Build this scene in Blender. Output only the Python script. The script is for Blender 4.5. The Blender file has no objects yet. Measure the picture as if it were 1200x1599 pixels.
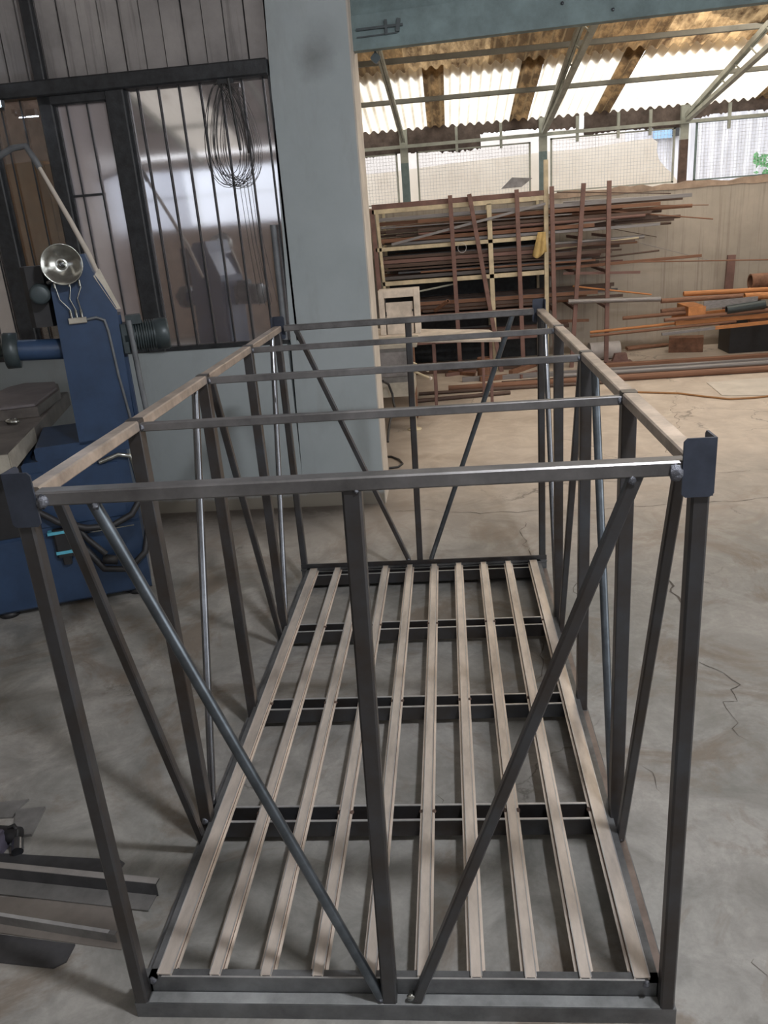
import bpy, math, random
from mathutils import Vector, Matrix
random.seed(7)
C = bpy.context.scene.collection
SC = bpy.context.scene

# ------------------------------------------------------------ camera, sky, lights, exposure
CAM = Vector((0.7805, -1.2716, 1.6672))
RX = Vector((0.9948, 0.0702, -0.0736))      # right   (filled exactly below)
FPX = 1244.727


def rodr(a):
    t = a.length
    k = a / t
    K = Matrix(((0, -k.z, k.y), (k.z, 0, -k.x), (-k.y, k.x, 0)))
    return Matrix.Identity(3) + K * math.sin(t) + (K @ K) * (1 - math.cos(t))


RW = rodr(Vector((0.3508, 0.0825, -0.0606))) @ Matrix(((1, 0, 0), (0, 0, -1), (0, 1, 0)))
cam = bpy.data.cameras.new('camera')
camo = bpy.data.objects.new('camera', cam)
C.objects.link(camo)
M = Matrix((RW[0], -RW[1], -RW[2])).transposed().to_4x4()
M.translation = CAM
camo.matrix_world = M
cam.sensor_fit = 'HORIZONTAL'
cam.sensor_width = 36
cam.lens = 36 * FPX / 1200
cam.clip_start = 0.02
cam.clip_end = 200
SC.camera = camo

SC.view_settings.view_transform = 'Standard'
SC.view_settings.look = 'None'
SC.view_settings.gamma = 1
SC.view_settings.exposure = 0.0
SC.view_settings.use_curve_mapping = False

w = bpy.data.worlds.new('sky')
SC.world = w
w.use_nodes = True
bg = w.node_tree.nodes['Background']
bg.inputs[0].default_value = (0.97, 0.98, 1.0, 1)
bg.inputs[1].default_value = 2.6
SC.cycles.max_bounces = 8
SC.cycles.diffuse_bounces = 5
SC.cycles.sample_clamp_indirect = 6
SC.cycles.use_denoising = True


def area(name, loc, target, sx, sy, power, col):
    l = bpy.data.lights.new(name, 'AREA')
    l.shape = 'RECTANGLE'
    l.size = sx
    l.size_y = sy
    l.energy = power
    l.color = col
    o = bpy.data.objects.new(name, l)
    C.objects.link(o)
    o.location = loc
    o.rotation_euler = (Vector(target) - Vector(loc)).to_track_quat('-Z', 'Y').to_euler()
    return o


# daylight: overcast sun, the openings of the hall, and an added fill under the roof
sun = bpy.data.lights.new('sun', 'SUN')
sun.energy = 2.2
sun.angle = math.radians(25)
sun.color = (1, 0.95, 0.86)
so = bpy.data.objects.new('sun', sun)
C.objects.link(so)
so.rotation_euler = (math.radians(18), math.radians(14), 0)
area('daylight_side_door', (6.85, -1.5, 1.6), (0, 0.5, 0.6), 5.0, 2.6, 28, (0.93, 0.97, 1.0))
area('daylight_rear_windows', (1.0, -5.9, 2.28), (1.0, 0, 1.5), 9.0, 0.85, 20, (0.86, 0.92, 1.0))
area('work_lamp_light', (1.55, -0.55, 2.93), (0.6, 1.4, 0), 0.22, 0.10, 62, (0.95, 0.96, 1.0))
area('roof_fill_far_hall', (3.0, 5.9, 3.05), (2.2, 6.3, 0), 4.5, 2.2, 110, (1.0, 0.88, 0.74))  # added area light under the roof sheets, boosts the daylight through them


# ------------------------------------------------------------ picking points on real planes
def ray(u, v):
    d = Vector(((u - 600) / FPX, (v - 799.5) / FPX, 1.0))
    return RW.transposed() @ d


def P(u, v, ax, val):
    d = ray(u, v)
    t = (val - CAM[ax]) / d[ax]
    return CAM + d * t


def PY(u, v, y): return P(u, v, 1, y)
def PZ(u, v, z=0.0): return P(u, v, 2, z)


# ------------------------------------------------------------ materials
def mat(name, col=(0.5, 0.5, 0.5), rough=0.6, metal=0.0, var=0.25, scale=6.0, col2=None, spec=0.5, bump=0.0, stretch=None, detail=6):
    m = bpy.data.materials.new(name)
    m.use_nodes = True
    nt = m.node_tree
    b = nt.nodes['Principled BSDF']
    b.inputs['Roughness'].default_value = rough
    b.inputs['Metallic'].default_value = metal
    b.inputs['Specular IOR Level'].default_value = spec
    tc = nt.nodes.new('ShaderNodeTexCoord')
    mp = nt.nodes.new('ShaderNodeMapping')
    if stretch:
        mp.inputs['Scale'].default_value = stretch
    nt.links.new(tc.outputs['Object'], mp.inputs[0])
    n = nt.nodes.new('ShaderNodeTexNoise')
    n.inputs['Scale'].default_value = scale
    n.inputs['Detail'].default_value = detail
    n.inputs['Roughness'].default_value = 0.65
    nt.links.new(mp.outputs[0], n.inputs['Vector'])
    r = nt.nodes.new('ShaderNodeValToRGB')
    c2 = col2 or tuple(c * (1 - var) for c in col)
    c1 = tuple(min(1, c * (1 + var * 0.6)) for c in col)
    r.color_ramp.elements[0].position = 0.32
    r.color_ramp.elements[1].position = 0.68
    r.color_ramp.elements[0].color = (*c2, 1)
    r.color_ramp.elements[1].color = (*c1, 1)
    nt.links.new(n.outputs['Fac'], r.inputs[0])
    nt.links.new(r.outputs[0], b.inputs['Base Color'])
    if bump:
        bp = nt.nodes.new('ShaderNodeBump')
        bp.inputs['Strength'].default_value = bump
        bp.inputs['Distance'].default_value = 0.01
        nt.links.new(n.outputs['Fac'], bp.inputs['Height'])
        nt.links.new(bp.outputs[0], b.inputs['Normal'])
    return m


def N(nt, typ, **kw):
    n = nt.nodes.new(typ)
    for k, v in kw.items():
        if k in n.inputs:
            n.inputs[k].default_value = v
        else:
            setattr(n, k, v)
    return n


def mix(nt, fac, a, b, mode='MIX'):
    n = nt.nodes.new('ShaderNodeMix')
    n.data_type = 'RGBA'
    n.blend_type = mode
    for s, v in ((0, fac), (6, a), (7, b)):
        if isinstance(v, (int, float)):
            n.inputs[s].default_value = v
        elif isinstance(v, tuple):
            n.inputs[s].default_value = (*v, 1)
        else:
            nt.links.new(v, n.inputs[s])
    return n.outputs[2]


def ramp(nt, src, stops):
    r = nt.nodes.new('ShaderNodeValToRGB')
    e = r.color_ramp.elements
    while len(e) < len(stops):
        e.new(0.5)
    for i, (p, v) in enumerate(stops):
        e[i].position = p
        e[i].color = (v, v, v, 1) if isinstance(v, (int, float)) else (*v, 1)
    nt.links.new(src, r.inputs[0])
    return r.outputs[0]


def floor_mat():
    m = bpy.data.materials.new('concrete floor')
    m.use_nodes = True
    nt = m.node_tree
    b = nt.nodes['Principled BSDF']
    tc = N(nt, 'ShaderNodeTexCoord')
    o = tc.outputs['Object']
    big = N(nt, 'ShaderNodeTexNoise', Scale=0.9, Detail=5.0, Roughness=0.6)
    med = N(nt, 'ShaderNodeTexNoise', Scale=4.5, Detail=8.0, Roughness=0.7, Distortion=0.6)
    fine = N(nt, 'ShaderNodeTexNoise', Scale=40.0, Detail=4.0, Roughness=0.7)
    st = N(nt, 'ShaderNodeTexNoise', Scale=1.7, Detail=7.0, Roughness=0.7, Distortion=1.2)
    for n in (big, med, fine, st):
        nt.links.new(o, n.inputs['Vector'])
    base = ramp(nt, med.outputs['Fac'], [(0.35, (0.13, 0.132, 0.122)), (0.48, (0.25, 0.245, 0.23)), (0.60, (0.40, 0.39, 0.365))])
    base = mix(nt, 0.5, base, ramp(nt, big.outputs['Fac'], [(0.35, (0.17, 0.175, 0.165)), (0.65, (0.38, 0.355, 0.33))]))
    base = mix(nt, ramp(nt, st.outputs['Fac'], [(0.50, 0.0), (0.62, 0.7)]), base, (0.16, 0.12, 0.085))
    base = mix(nt, ramp(nt, fine.outputs['Fac'], [(0.3, 0.25), (0.6, 0.0)]), base, (0.14, 0.14, 0.13))
    # far hall's brighter, warmer light painted into floor colour beyond the pillar line
    sep = N(nt, 'ShaderNodeSeparateXYZ')
    nt.links.new(o, sep.inputs[0])
    add = N(nt, 'ShaderNodeMath', operation='MULTIPLY_ADD')
    nt.links.new(big.outputs['Fac'], add.inputs[0])
    add.inputs[1].default_value = 1.6
    nt.links.new(sep.outputs['Y'], add.inputs[2])
    sc = N(nt, 'ShaderNodeMath', operation='MULTIPLY')
    nt.links.new(add.outputs[0], sc.inputs[0])
    sc.inputs[1].default_value = 0.1
    far_lit = ramp(nt, med.outputs['Fac'], [(0.3, (0.45, 0.38, 0.32)), (0.7, (0.66, 0.58, 0.50))])
    base = mix(nt, ramp(nt, sc.outputs[0], [(0.30, 0.0), (0.50, 0.85)]), base, far_lit)
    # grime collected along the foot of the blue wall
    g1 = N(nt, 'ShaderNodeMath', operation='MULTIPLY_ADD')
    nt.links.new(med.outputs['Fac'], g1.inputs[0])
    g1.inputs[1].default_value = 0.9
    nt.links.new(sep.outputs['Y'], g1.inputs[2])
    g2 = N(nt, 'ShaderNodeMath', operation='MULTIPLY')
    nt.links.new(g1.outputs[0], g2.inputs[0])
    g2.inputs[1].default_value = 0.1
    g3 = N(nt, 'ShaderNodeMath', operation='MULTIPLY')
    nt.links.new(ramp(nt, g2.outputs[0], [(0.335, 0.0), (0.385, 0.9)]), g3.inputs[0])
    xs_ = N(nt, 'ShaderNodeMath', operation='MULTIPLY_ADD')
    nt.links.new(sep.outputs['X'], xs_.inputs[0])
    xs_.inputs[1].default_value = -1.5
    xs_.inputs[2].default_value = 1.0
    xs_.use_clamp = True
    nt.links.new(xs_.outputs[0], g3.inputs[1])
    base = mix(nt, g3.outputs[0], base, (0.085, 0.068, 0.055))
    # cracks
    vo = N(nt, 'ShaderNodeTexVoronoi', feature='DISTANCE_TO_EDGE', Scale=0.62)
    dis = N(nt, 'ShaderNodeTexNoise', Scale=2.2, Detail=6.0, Roughness=0.6)
    nt.links.new(o, dis.inputs['Vector'])
    va = N(nt, 'ShaderNodeVectorMath', operation='MULTIPLY_ADD')
    nt.links.new(dis.outputs['Color'], va.inputs[0])
    va.inputs[1].default_value = (0.7, 0.7, 0.0)
    nt.links.new(o, va.inputs[2])
    nt.links.new(va.outputs[0], vo.inputs['Vector'])
    cr = ramp(nt, vo.outputs['Distance'], [(0.0, 0.7), (0.005, 0.0)])
    gate = ramp(nt, big.outputs['Fac'], [(0.5, 0.0), (0.56, 1.0)])
    cm = N(nt, 'ShaderNodeMath', operation='MULTIPLY')
    nt.links.new(cr, cm.inputs[0])
    nt.links.new(gate, cm.inputs[1])
    base = mix(nt, cm.outputs[0], base, (0.07, 0.065, 0.055))
    nt.links.new(base, b.inputs['Base Color'])
    rr = ramp(nt, med.outputs['Fac'], [(0.3, 0.42), (0.7, 0.72)])
    nt.links.new(rr, b.inputs['Roughness'])
    bp = N(nt, 'ShaderNodeBump', Strength=0.25, Distance=0.01)
    nt.links.new(med.outputs['Fac'], bp.inputs['Height'])
    nt.links.new(bp.outputs[0], b.inputs['Normal'])
    return m


def streak_mat(name, c1, c2, streak, axis_scale=(9, 9, 0.5), low=None):
    m = bpy.data.materials.new(name)
    m.use_nodes = True
    nt = m.node_tree
    b = nt.nodes['Principled BSDF']
    b.inputs['Roughness'].default_value = 0.85
    tc = N(nt, 'ShaderNodeTexCoord')
    o = tc.outputs['Object']
    mp = N(nt, 'ShaderNodeMapping')
    mp.inputs['Scale'].default_value = axis_scale
    nt.links.new(o, mp.inputs[0])
    s = N(nt, 'ShaderNodeTexNoise', Scale=1.6, Detail=6.0, Roughness=0.7)
    nt.links.new(mp.outputs[0], s.inputs['Vector'])
    g = N(nt, 'ShaderNodeTexNoise', Scale=1.8, Detail=7.0, Roughness=0.65)
    nt.links.new(o, g.inputs['Vector'])
    base = mix(nt, ramp(nt, g.outputs['Fac'], [(0.35, 0.0), (0.65, 1.0)]), c1, c2)
    base = mix(nt, ramp(nt, s.outputs['Fac'], [(0.52, 0.0), (0.75, 0.7)]), base, streak)
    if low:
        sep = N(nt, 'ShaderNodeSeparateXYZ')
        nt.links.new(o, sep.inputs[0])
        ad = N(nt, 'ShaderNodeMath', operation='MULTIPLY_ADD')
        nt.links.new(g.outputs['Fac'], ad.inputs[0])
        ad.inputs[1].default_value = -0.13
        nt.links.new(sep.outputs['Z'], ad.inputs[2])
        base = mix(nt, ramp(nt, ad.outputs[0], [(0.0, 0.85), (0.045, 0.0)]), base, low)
    nt.links.new(base, b.inputs['Base Color'])
    return m


def sheet_mat(name, col, trans, dirt=0.0, dirtcol=(0.16, 0.10, 0.05), rib_shade=0.0):
    m = bpy.data.materials.new(name)
    m.use_nodes = True
    nt = m.node_tree
    nt.nodes.remove(nt.nodes['Principled BSDF'])
    out = nt.nodes['Material Output']
    tc = N(nt, 'ShaderNodeTexCoord')
    mp = N(nt, 'ShaderNodeMapping')
    mp.inputs['Scale'].default_value = (1, 0.35, 1)
    nt.links.new(tc.outputs['Object'], mp.inputs[0])
    n = N(nt, 'ShaderNodeTexNoise', Scale=7.0, Detail=6.0, Roughness=0.7)
    nt.links.new(mp.outputs[0], n.inputs['Vector'])
    c = mix(nt, ramp(nt, n.outputs['Fac'], [(0.62 - dirt * 0.45, 0.0), (0.74 - dirt * 0.2, 1.0)]), col, dirtcol)
    if rib_shade:  # corrugation shading painted as brown valley lines, drawn as gathered dirt
        wv = N(nt, 'ShaderNodeTexWave', Scale=math.pi, Distortion=0.0)
        wv.bands_direction = 'X'
        mp2 = N(nt, 'ShaderNodeMapping')
        mp2.inputs['Scale'].default_value = (1.0, 0, 0)
        nt.links.new(tc.outputs['Object'], mp2.inputs[0])
        nt.links.new(mp2.outputs[0], wv.inputs['Vector'])
        n3 = N(nt, 'ShaderNodeTexNoise', Scale=3.0, Detail=5.0, Roughness=0.7)
        nt.links.new(tc.outputs['Object'], n3.inputs['Vector'])
        mm = N(nt, 'ShaderNodeMath', operation='MULTIPLY')
        nt.links.new(ramp(nt, wv.outputs['Fac'], [(0.0, rib_shade), (0.25, 0.0)]), mm.inputs[0])
        nt.links.new(ramp(nt, n3.outputs['Fac'], [(0.3, 0.3), (0.6, 1.0)]), mm.inputs[1])
        c = mix(nt, mm.outputs[0], c, (0.28, 0.20, 0.11))
    tr = N(nt, 'ShaderNodeBsdfTranslucent')
    df = N(nt, 'ShaderNodeBsdfDiffuse')
    nt.links.new(c, tr.inputs[0])
    nt.links.new(c, df.inputs[0])
    ms = N(nt, 'ShaderNodeMixShader')
    ms.inputs[0].default_value = trans
    nt.links.new(df.outputs[0], ms.inputs[1])
    nt.links.new(tr.outputs[0], ms.inputs[2])
    nt.links.new(ms.outputs[0], out.inputs[0])
    return m


def glossy_sheet(name, col, refl, rough):
    m = bpy.data.materials.new(name)
    m.use_nodes = True
    nt = m.node_tree
    b = nt.nodes['Principled BSDF']
    out = nt.nodes['Material Output']
    tc = N(nt, 'ShaderNodeTexCoord')
    n = N(nt, 'ShaderNodeTexNoise', Scale=3.0, Detail=5.0, Roughness=0.6)
    nt.links.new(tc.outputs['Object'], n.inputs['Vector'])
    c = mix(nt, n.outputs['Fac'], tuple(x * 0.75 for x in col), tuple(x * 1.2 for x in col))
    nt.links.new(c, b.inputs['Base Color'])
    b.inputs['Roughness'].default_value = 0.6
    g = N(nt, 'ShaderNodeBsdfGlossy')
    g.inputs['Color'].default_value = (0.92, 0.92, 0.95, 1)
    g.inputs['Roughness'].default_value = rough
    bp = N(nt, 'ShaderNodeBump', Strength=0.02, Distance=0.006)
    nt.links.new(n.outputs['Fac'], bp.inputs['Height'])
    nt.links.new(bp.outputs[0], g.inputs['Normal'])
    ms = N(nt, 'ShaderNodeMixShader')
    ms.inputs[0].default_value = refl
    nt.links.new(b.outputs[0], ms.inputs[1])
    nt.links.new(g.outputs[0], ms.inputs[2])
    nt.links.new(ms.outputs[0], out.inputs[0])
    return m


def clear_glass(name, refl):
    m = bpy.data.materials.new(name)
    m.use_nodes = True
    nt = m.node_tree
    nt.nodes.remove(nt.nodes['Principled BSDF'])
    out = nt.nodes['Material Output']
    t = N(nt, 'ShaderNodeBsdfTransparent')
    t.inputs[0].default_value = (0.85, 0.85, 0.83, 1)
    g = N(nt, 'ShaderNodeBsdfGlossy')
    g.inputs['Roughness'].default_value = 0.02
    ms = N(nt, 'ShaderNodeMixShader')
    ms.inputs[0].default_value = refl
    nt.links.new(t.outputs[0], ms.inputs[1])
    nt.links.new(g.outputs[0], ms.inputs[2])
    nt.links.new(ms.outputs[0], out.inputs[0])
    return m


def emit(name, col, s):
    m = bpy.data.materials.new(name)
    m.use_nodes = True
    b = m.node_tree.nodes['Principled BSDF']
    b.inputs['Emission Color'].default_value = (*col, 1)
    b.inputs['Emission Strength'].default_value = s
    return m


M_FLOOR = floor_mat()
M_STEEL = mat('mill scale steel', (0.062, 0.066, 0.073), 0.34, 0.6, 0.5, 5, col2=(0.058, 0.046, 0.038), bump=0.05)
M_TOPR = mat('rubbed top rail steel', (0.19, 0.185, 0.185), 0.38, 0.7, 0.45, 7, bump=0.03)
M_BASE = mat('base rail steel', (0.16, 0.165, 0.17), 0.42, 0.5, 0.5, 7, bump=0.03)
M_TUBE = mat('bright round tube steel', (0.13, 0.15, 0.17), 0.32, 0.85, 0.4, 12)
M_SHINY = mat('polished round tube steel', (0.22, 0.23, 0.25), 0.24, 1.0, 0.25, 12)
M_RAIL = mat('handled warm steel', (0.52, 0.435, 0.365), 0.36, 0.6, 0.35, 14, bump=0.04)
M_SLAT = mat('slat steel', (0.76, 0.68, 0.605), 0.36, 0.55, 0.3, 11, stretch=(1, 0.3, 1), bump=0.03)
M_LEDGE_LIT = mat('lit ledge steel', (0.30, 0.31, 0.31), 0.5, 0.3, 0.5, 6)
M_LEDGE = mat('brown ledge steel', (0.20, 0.16, 0.14), 0.45, 0.4, 0.4, 9)
M_LIP = mat('ground edge steel', (0.62, 0.62, 0.62), 0.3, 0.7, 0.2, 20)
M_PLATE = mat('blue black plate', (0.055, 0.065, 0.09), 0.45, 0.5, 0.35, 10)
M_WELD = mat('weld metal', (0.20, 0.21, 0.24), 0.4, 0.8, 0.6, 60, bump=0.8)
M_CRACK = mat('crack shadow', (0.12, 0.105, 0.09), 0.95)
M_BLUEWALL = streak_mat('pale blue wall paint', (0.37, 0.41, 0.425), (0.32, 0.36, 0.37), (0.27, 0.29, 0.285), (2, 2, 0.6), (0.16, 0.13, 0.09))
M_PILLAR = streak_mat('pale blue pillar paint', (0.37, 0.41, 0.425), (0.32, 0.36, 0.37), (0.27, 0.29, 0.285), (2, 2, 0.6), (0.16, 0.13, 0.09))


def smudge(m, pts):
    nt = m.node_tree
    b = nt.nodes['Principled BSDF']
    src = b.inputs['Base Color'].links[0].from_socket
    tc = N(nt, 'ShaderNodeTexCoord')
    n = N(nt, 'ShaderNodeTexNoise', Scale=4.0, Detail=6.0, Roughness=0.7)
    nt.links.new(tc.outputs['Object'], n.inputs['Vector'])
    for (c, rad, st) in pts:
        d = N(nt, 'ShaderNodeVectorMath', operation='DISTANCE')
        nt.links.new(tc.outputs['Object'], d.inputs[0])
        d.inputs[1].default_value = c
        a = N(nt, 'ShaderNodeMath', operation='MULTIPLY_ADD')
        nt.links.new(n.outputs['Fac'], a.inputs[0])
        a.inputs[1].default_value = rad * 1.2
        nt.links.new(d.outputs['Value'], a.inputs[2])
        src = mix(nt, ramp(nt, a.outputs[0], [(rad * 0.5, st), (rad * 1.6, 0.0)]), src, (0.12, 0.125, 0.12))
    nt.links.new(src, b.inputs['Base Color'])


smudge(M_PILLAR, [(tuple(PY(490, 92, 3.47)), 0.13, 0.75), (tuple(PY(505, 60, 3.47)), 0.12, 0.3)])
M_CREAM = mat('cream plaster', (0.52, 0.47, 0.41), 0.85, 0, 0.2, 5)
M_FARWALL = streak_mat('streaked plaster', (0.48, 0.435, 0.38), (0.38, 0.345, 0.30), (0.17, 0.14, 0.11), (14, 14, 0.35), (0.2, 0.16, 0.12))
M_WALLCAP = mat('brown mortar cap', (0.42, 0.32, 0.25), 0.9, 0, 0.35, 6)
M_SIDING = streak_mat('weathered pale siding', (0.37, 0.345, 0.33), (0.22, 0.205, 0.20), (0.075, 0.068, 0.065), (12, 12, 0.6))
M_BLACK = mat('black painted frame', (0.025, 0.027, 0.03), 0.5, 0, 0.5, 20, bump=0.3)
M_PANE = glossy_sheet('mirror film window pane', (0.27, 0.23, 0.22), 0.62, 0.05)
M_PANE2 = glossy_sheet('pale film window pane', (0.50, 0.44, 0.45), 0.45, 0.09)
M_GLASS = clear_glass('clear window glass', 0.16)
M_GREEN = mat('grey green painted steel', (0.155, 0.215, 0.22), 0.55, 0.1, 0.3, 7)
M_GREENL = mat('pale green roof steel', (0.36, 0.38, 0.34), 0.6, 0.0, 0.3, 7)
M_PURL = mat('dull purlin steel', (0.16, 0.16, 0.14), 0.7)
M_SHEET = sheet_mat('clear corrugated roofing', (0.90, 0.86, 0.76), 0.55, 0.0, (0.75, 0.62, 0.42), rib_shade=0.55)
M_SHEETD = sheet_mat('dirty corrugated roofing', (0.42, 0.27, 0.13), 0.30, 0.85, (0.09, 0.06, 0.035), rib_shade=0.7)
M_SHEETN = sheet_mat('grey corrugated roofing', (0.33, 0.30, 0.29), 0.06, 0.2, (0.12, 0.10, 0.09))
M_FASCIA = mat('dark torn cladding', (0.13, 0.10, 0.09), 0.9, 0, 0.5, 9)
M_RUST = mat('rusty steel', (0.24, 0.125, 0.08), 0.75, 0.1, 0.45, 12, bump=0.1)
M_RUSTO = mat('orange rust pipe', (0.52, 0.225, 0.085), 0.7, 0.0, 0.4, 10)
M_RUSTD = mat('dark brown steel', (0.115, 0.075, 0.06), 0.6, 0.2, 0.5, 12)
M_OXIDE = mat('red oxide painted steel', (0.20, 0.115, 0.10), 0.65, 0.0, 0.3, 8)
M_CREAMP = mat('cream painted steel', (0.62, 0.54, 0.38), 0.6, 0, 0.3, 7)
M_BAR = mat('grey stock steel', (0.27, 0.26, 0.265), 0.5, 0.4, 0.4, 10)
M_BARD = mat('dark stock steel', (0.12, 0.11, 0.11), 0.5, 0.4, 0.4, 10)
M_WHITE = mat('dirty white paint', (0.66, 0.60, 0.54), 0.6, 0, 0.3, 6)
M_BLUE = mat('navy machine paint', (0.026, 0.052, 0.108), 0.38, 0.0, 0.25, 8)
M_DKGREEN = mat('dark green grey enamel', (0.045, 0.06, 0.065), 0.4, 0.2, 0.3, 12)
M_CHROME = mat('dull chrome', (0.45, 0.46, 0.43), 0.22, 1.0, 0.3, 8)
M_TABLE = mat('oily worn table steel', (0.20, 0.18, 0.165), 0.4, 0.6, 0.4, 6)
M_TABLEE = mat('scraped table edge', (0.42, 0.39, 0.33), 0.6, 0.2, 0.3, 9)
M_RUBBER = mat('black rubber', (0.02, 0.02, 0.022), 0.5, 0, 0.3, 15)
M_CONDUIT = mat('grey conduit', (0.13, 0.14, 0.15), 0.5, 0, 0.3, 15)
M_CARD = mat('brown cardboard', (0.30, 0.165, 0.075), 0.85, 0, 0.25, 5)
M_REDINK = mat('faded red print', (0.36, 0.07, 0.06), 0.8)
M_CYAN = mat('cyan tape', (0.10, 0.42, 0.55), 0.5)
M_CLOTH = mat('ochre cloth', (0.52, 0.38, 0.16), 0.9, 0, 0.3, 12)
M_WIRE = mat('dark wire', (0.05, 0.05, 0.05), 0.5, 0.3)
M_MESH = mat('fence wire', (0.55, 0.55, 0.57), 0.5, 0.3)
M_HOSE = mat('brown hose', (0.36, 0.19, 0.08), 0.6)
M_OUTW = streak_mat('neighbour plaster', (0.84, 0.79, 0.72), (0.77, 0.72, 0.65), (0.66, 0.59, 0.51), (2, 2, 1))
M_OUTBR = mat('bright outside sheeting', (0.60, 0.61, 0.66), 0.6, 0, 0.25, 3, stretch=(6, 6, 0.5))
M_OUTBL = mat('blue outside panel', (0.25, 0.42, 0.62), 0.6)
M_LEAF = mat('green leaves', (0.10, 0.30, 0.12), 0.7)
M_PURPLE = mat('purple grey tool body', (0.12, 0.11, 0.15), 0.45)
M_LAMP = emit('lit tube', (0.75, 0.85, 1.0), 9)


# ------------------------------------------------------------ mesh builder
class MB:
    def __init__(s):
        s.v = []
        s.f = []
        s.sm = []

    def add(s, vs, fs, smooth=False):
        b = len(s.v)
        s.v += [tuple(v) for v in vs]
        s.f += [tuple(b + i for i in f) for f in fs]
        s.sm += [smooth] * len(fs)
        return s

    def box(s, a, b, bev=0.0):
        a = Vector(a); b = Vector(b)
        lo = Vector((min(a.x, b.x), min(a.y, b.y), min(a.z, b.z)))
        hi = Vector((max(a.x, b.x), max(a.y, b.y), max(a.z, b.z)))
        c = (lo + hi) / 2
        d = hi - lo
        k = max(range(3), key=lambda i: d[i])
        ax = Vector((0, 0, 0)); ax[k] = d[k] / 2
        o = [i for i in range(3) if i != k]
        ux = Vector((0, 0, 0)); ux[o[0]] = 1
        uy = Vector((0, 0, 0)); uy[o[1]] = 1
        return s.prism(c - ax, c + ax, ux, uy, d[o[0]], d[o[1]], bev)

    def prism(s, p, q, ux, uy, wx, wy, bev=0.0):
        hx, hy = wx / 2, wy / 2
        if bev:
            bv = min(bev, hx * 0.8, hy * 0.8)
            pr = [(-hx + bv, -hy), (hx - bv, -hy), (hx, -hy + bv), (hx, hy - bv), (hx - bv, hy), (-hx + bv, hy), (-hx, hy - bv), (-hx, -hy + bv)]
        else:
            pr = [(-hx, -hy), (hx, -hy), (hx, hy), (-hx, hy)]
        return s.extr(p, q, ux, uy, pr)

    def extr(s, p, q, ux, uy, pr, smooth=False, cap=True):
        p = Vector(p); q = Vector(q); ux = Vector(ux); uy = Vector(uy)
        n = len(pr)
        vs = [p + ux * a + uy * b for a, b in pr] + [q + ux * a + uy * b for a, b in pr]
        fs = [(i, (i + 1) % n, n + (i + 1) % n, n + i) for i in range(n)]
        s.add(vs, fs, smooth)
        if cap:
            s.add(vs, [tuple(reversed(range(n))), tuple(range(n, 2 * n))])
        return s

    def bar(s, p, q, wx, wy, bev=0.0, up=(0, 0, 1)):
        """rectangular bar from p to q; wx = width across 'up', wy = along 'up'"""
        p = Vector(p); q = Vector(q)
        d = (q - p).normalized()
        up = Vector(up)
        if abs(d.dot(up)) > 0.98:
            up = Vector((0, 1, 0))
        ux = d.cross(up).normalized()
        uy = ux.cross(d).normalized()
        return s.prism(p, q, ux, uy, wx, wy, bev)

    def tube(s, pts, r, n=12, cap=True, closed=False):
        pts = [Vector(p) for p in pts]
        m = len(pts)
        rs = r if isinstance(r, (list, tuple)) else [r] * m
        vs = []
        prev = None
        for i, p in enumerate(pts):
            if closed:
                d = pts[(i + 1) % m] - pts[i - 1]
            elif i == 0:
                d = pts[1] - p
            elif i == m - 1:
                d = p - pts[i - 1]
            else:
                d = pts[i + 1] - pts[i - 1]
            d.normalize()
            if prev is None:
                a = Vector((0, 0, 1)) if abs(d.z) < 0.9 else Vector((1, 0, 0))
                u = d.cross(a).normalized()
            else:
                u = (prev - d * prev.dot(d)).normalized()
            prev = u
            v = d.cross(u)
            for k in range(n):
                t = 2 * math.pi * k / n
                vs.append(p + (u * math.cos(t) + v * math.sin(t)) * rs[i])
        fs = []
        for i in range(m if closed else m - 1):
            for k in range(n):
                a = i * n + k; b = i * n + (k + 1) % n
                j = ((i + 1) % m) * n
                fs.append((a, b, j + (k + 1) % n, j + k))
        s.add(vs, fs, True)
        if cap and not closed:
            s.add(vs, [tuple(reversed(range(n))), tuple(range((m - 1) * n, m * n))])
        return s

    def pipe(s, p, q, ro, ri, n=14):
        p = Vector(p); q = Vector(q)
        d = (q - p).normalized()
        a = Vector((0, 0, 1)) if abs(d.z) < 0.9 else Vector((1, 0, 0))
        u = d.cross(a).normalized()
        v = d.cross(u)
        vs = []
        for c in (p, q):
            for r in (ro, ri):
                for k in range(n):
                    t = 2 * math.pi * k / n
                    vs.append(c + (u * math.cos(t) + v * math.sin(t)) * r)
        fs = []
        for k in range(n):
            k2 = (k + 1) % n
            s_o = (k, k2, 2 * n + k2, 2 * n + k)
            fs += [s_o, (n + k2, n + k, 3 * n + k, 3 * n + k2)]
        s.add(vs, fs, True)
        s.add(vs, [(k, n + k, n + (k + 1) % n, (k + 1) % n) for k in range(n)] + [(2 * n + k, 2 * n + (k + 1) % n, 3 * n + (k + 1) % n, 3 * n + k) for k in range(n)])
        return s

    def lathe(s, c, axis, prof, n=28):
        c = Vector(c); d = Vector(axis).normalized()
        a = Vector((0, 0, 1)) if abs(d.z) < 0.9 else Vector((1, 0, 0))
        u = d.cross(a).normalized()
        v = d.cross(u)
        vs = []
        for h, r in prof:
            for k in range(n):
                t = 2 * math.pi * k / n
                vs.append(c + d * h + (u * math.cos(t) + v * math.sin(t)) * r)
        fs = []
        for i in range(len(prof) - 1):
            for k in range(n):
                fs.append((i * n + k, i * n + (k + 1) % n, (i + 1) * n + (k + 1) % n, (i + 1) * n + k))
        return s.add(vs, fs, True)

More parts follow.
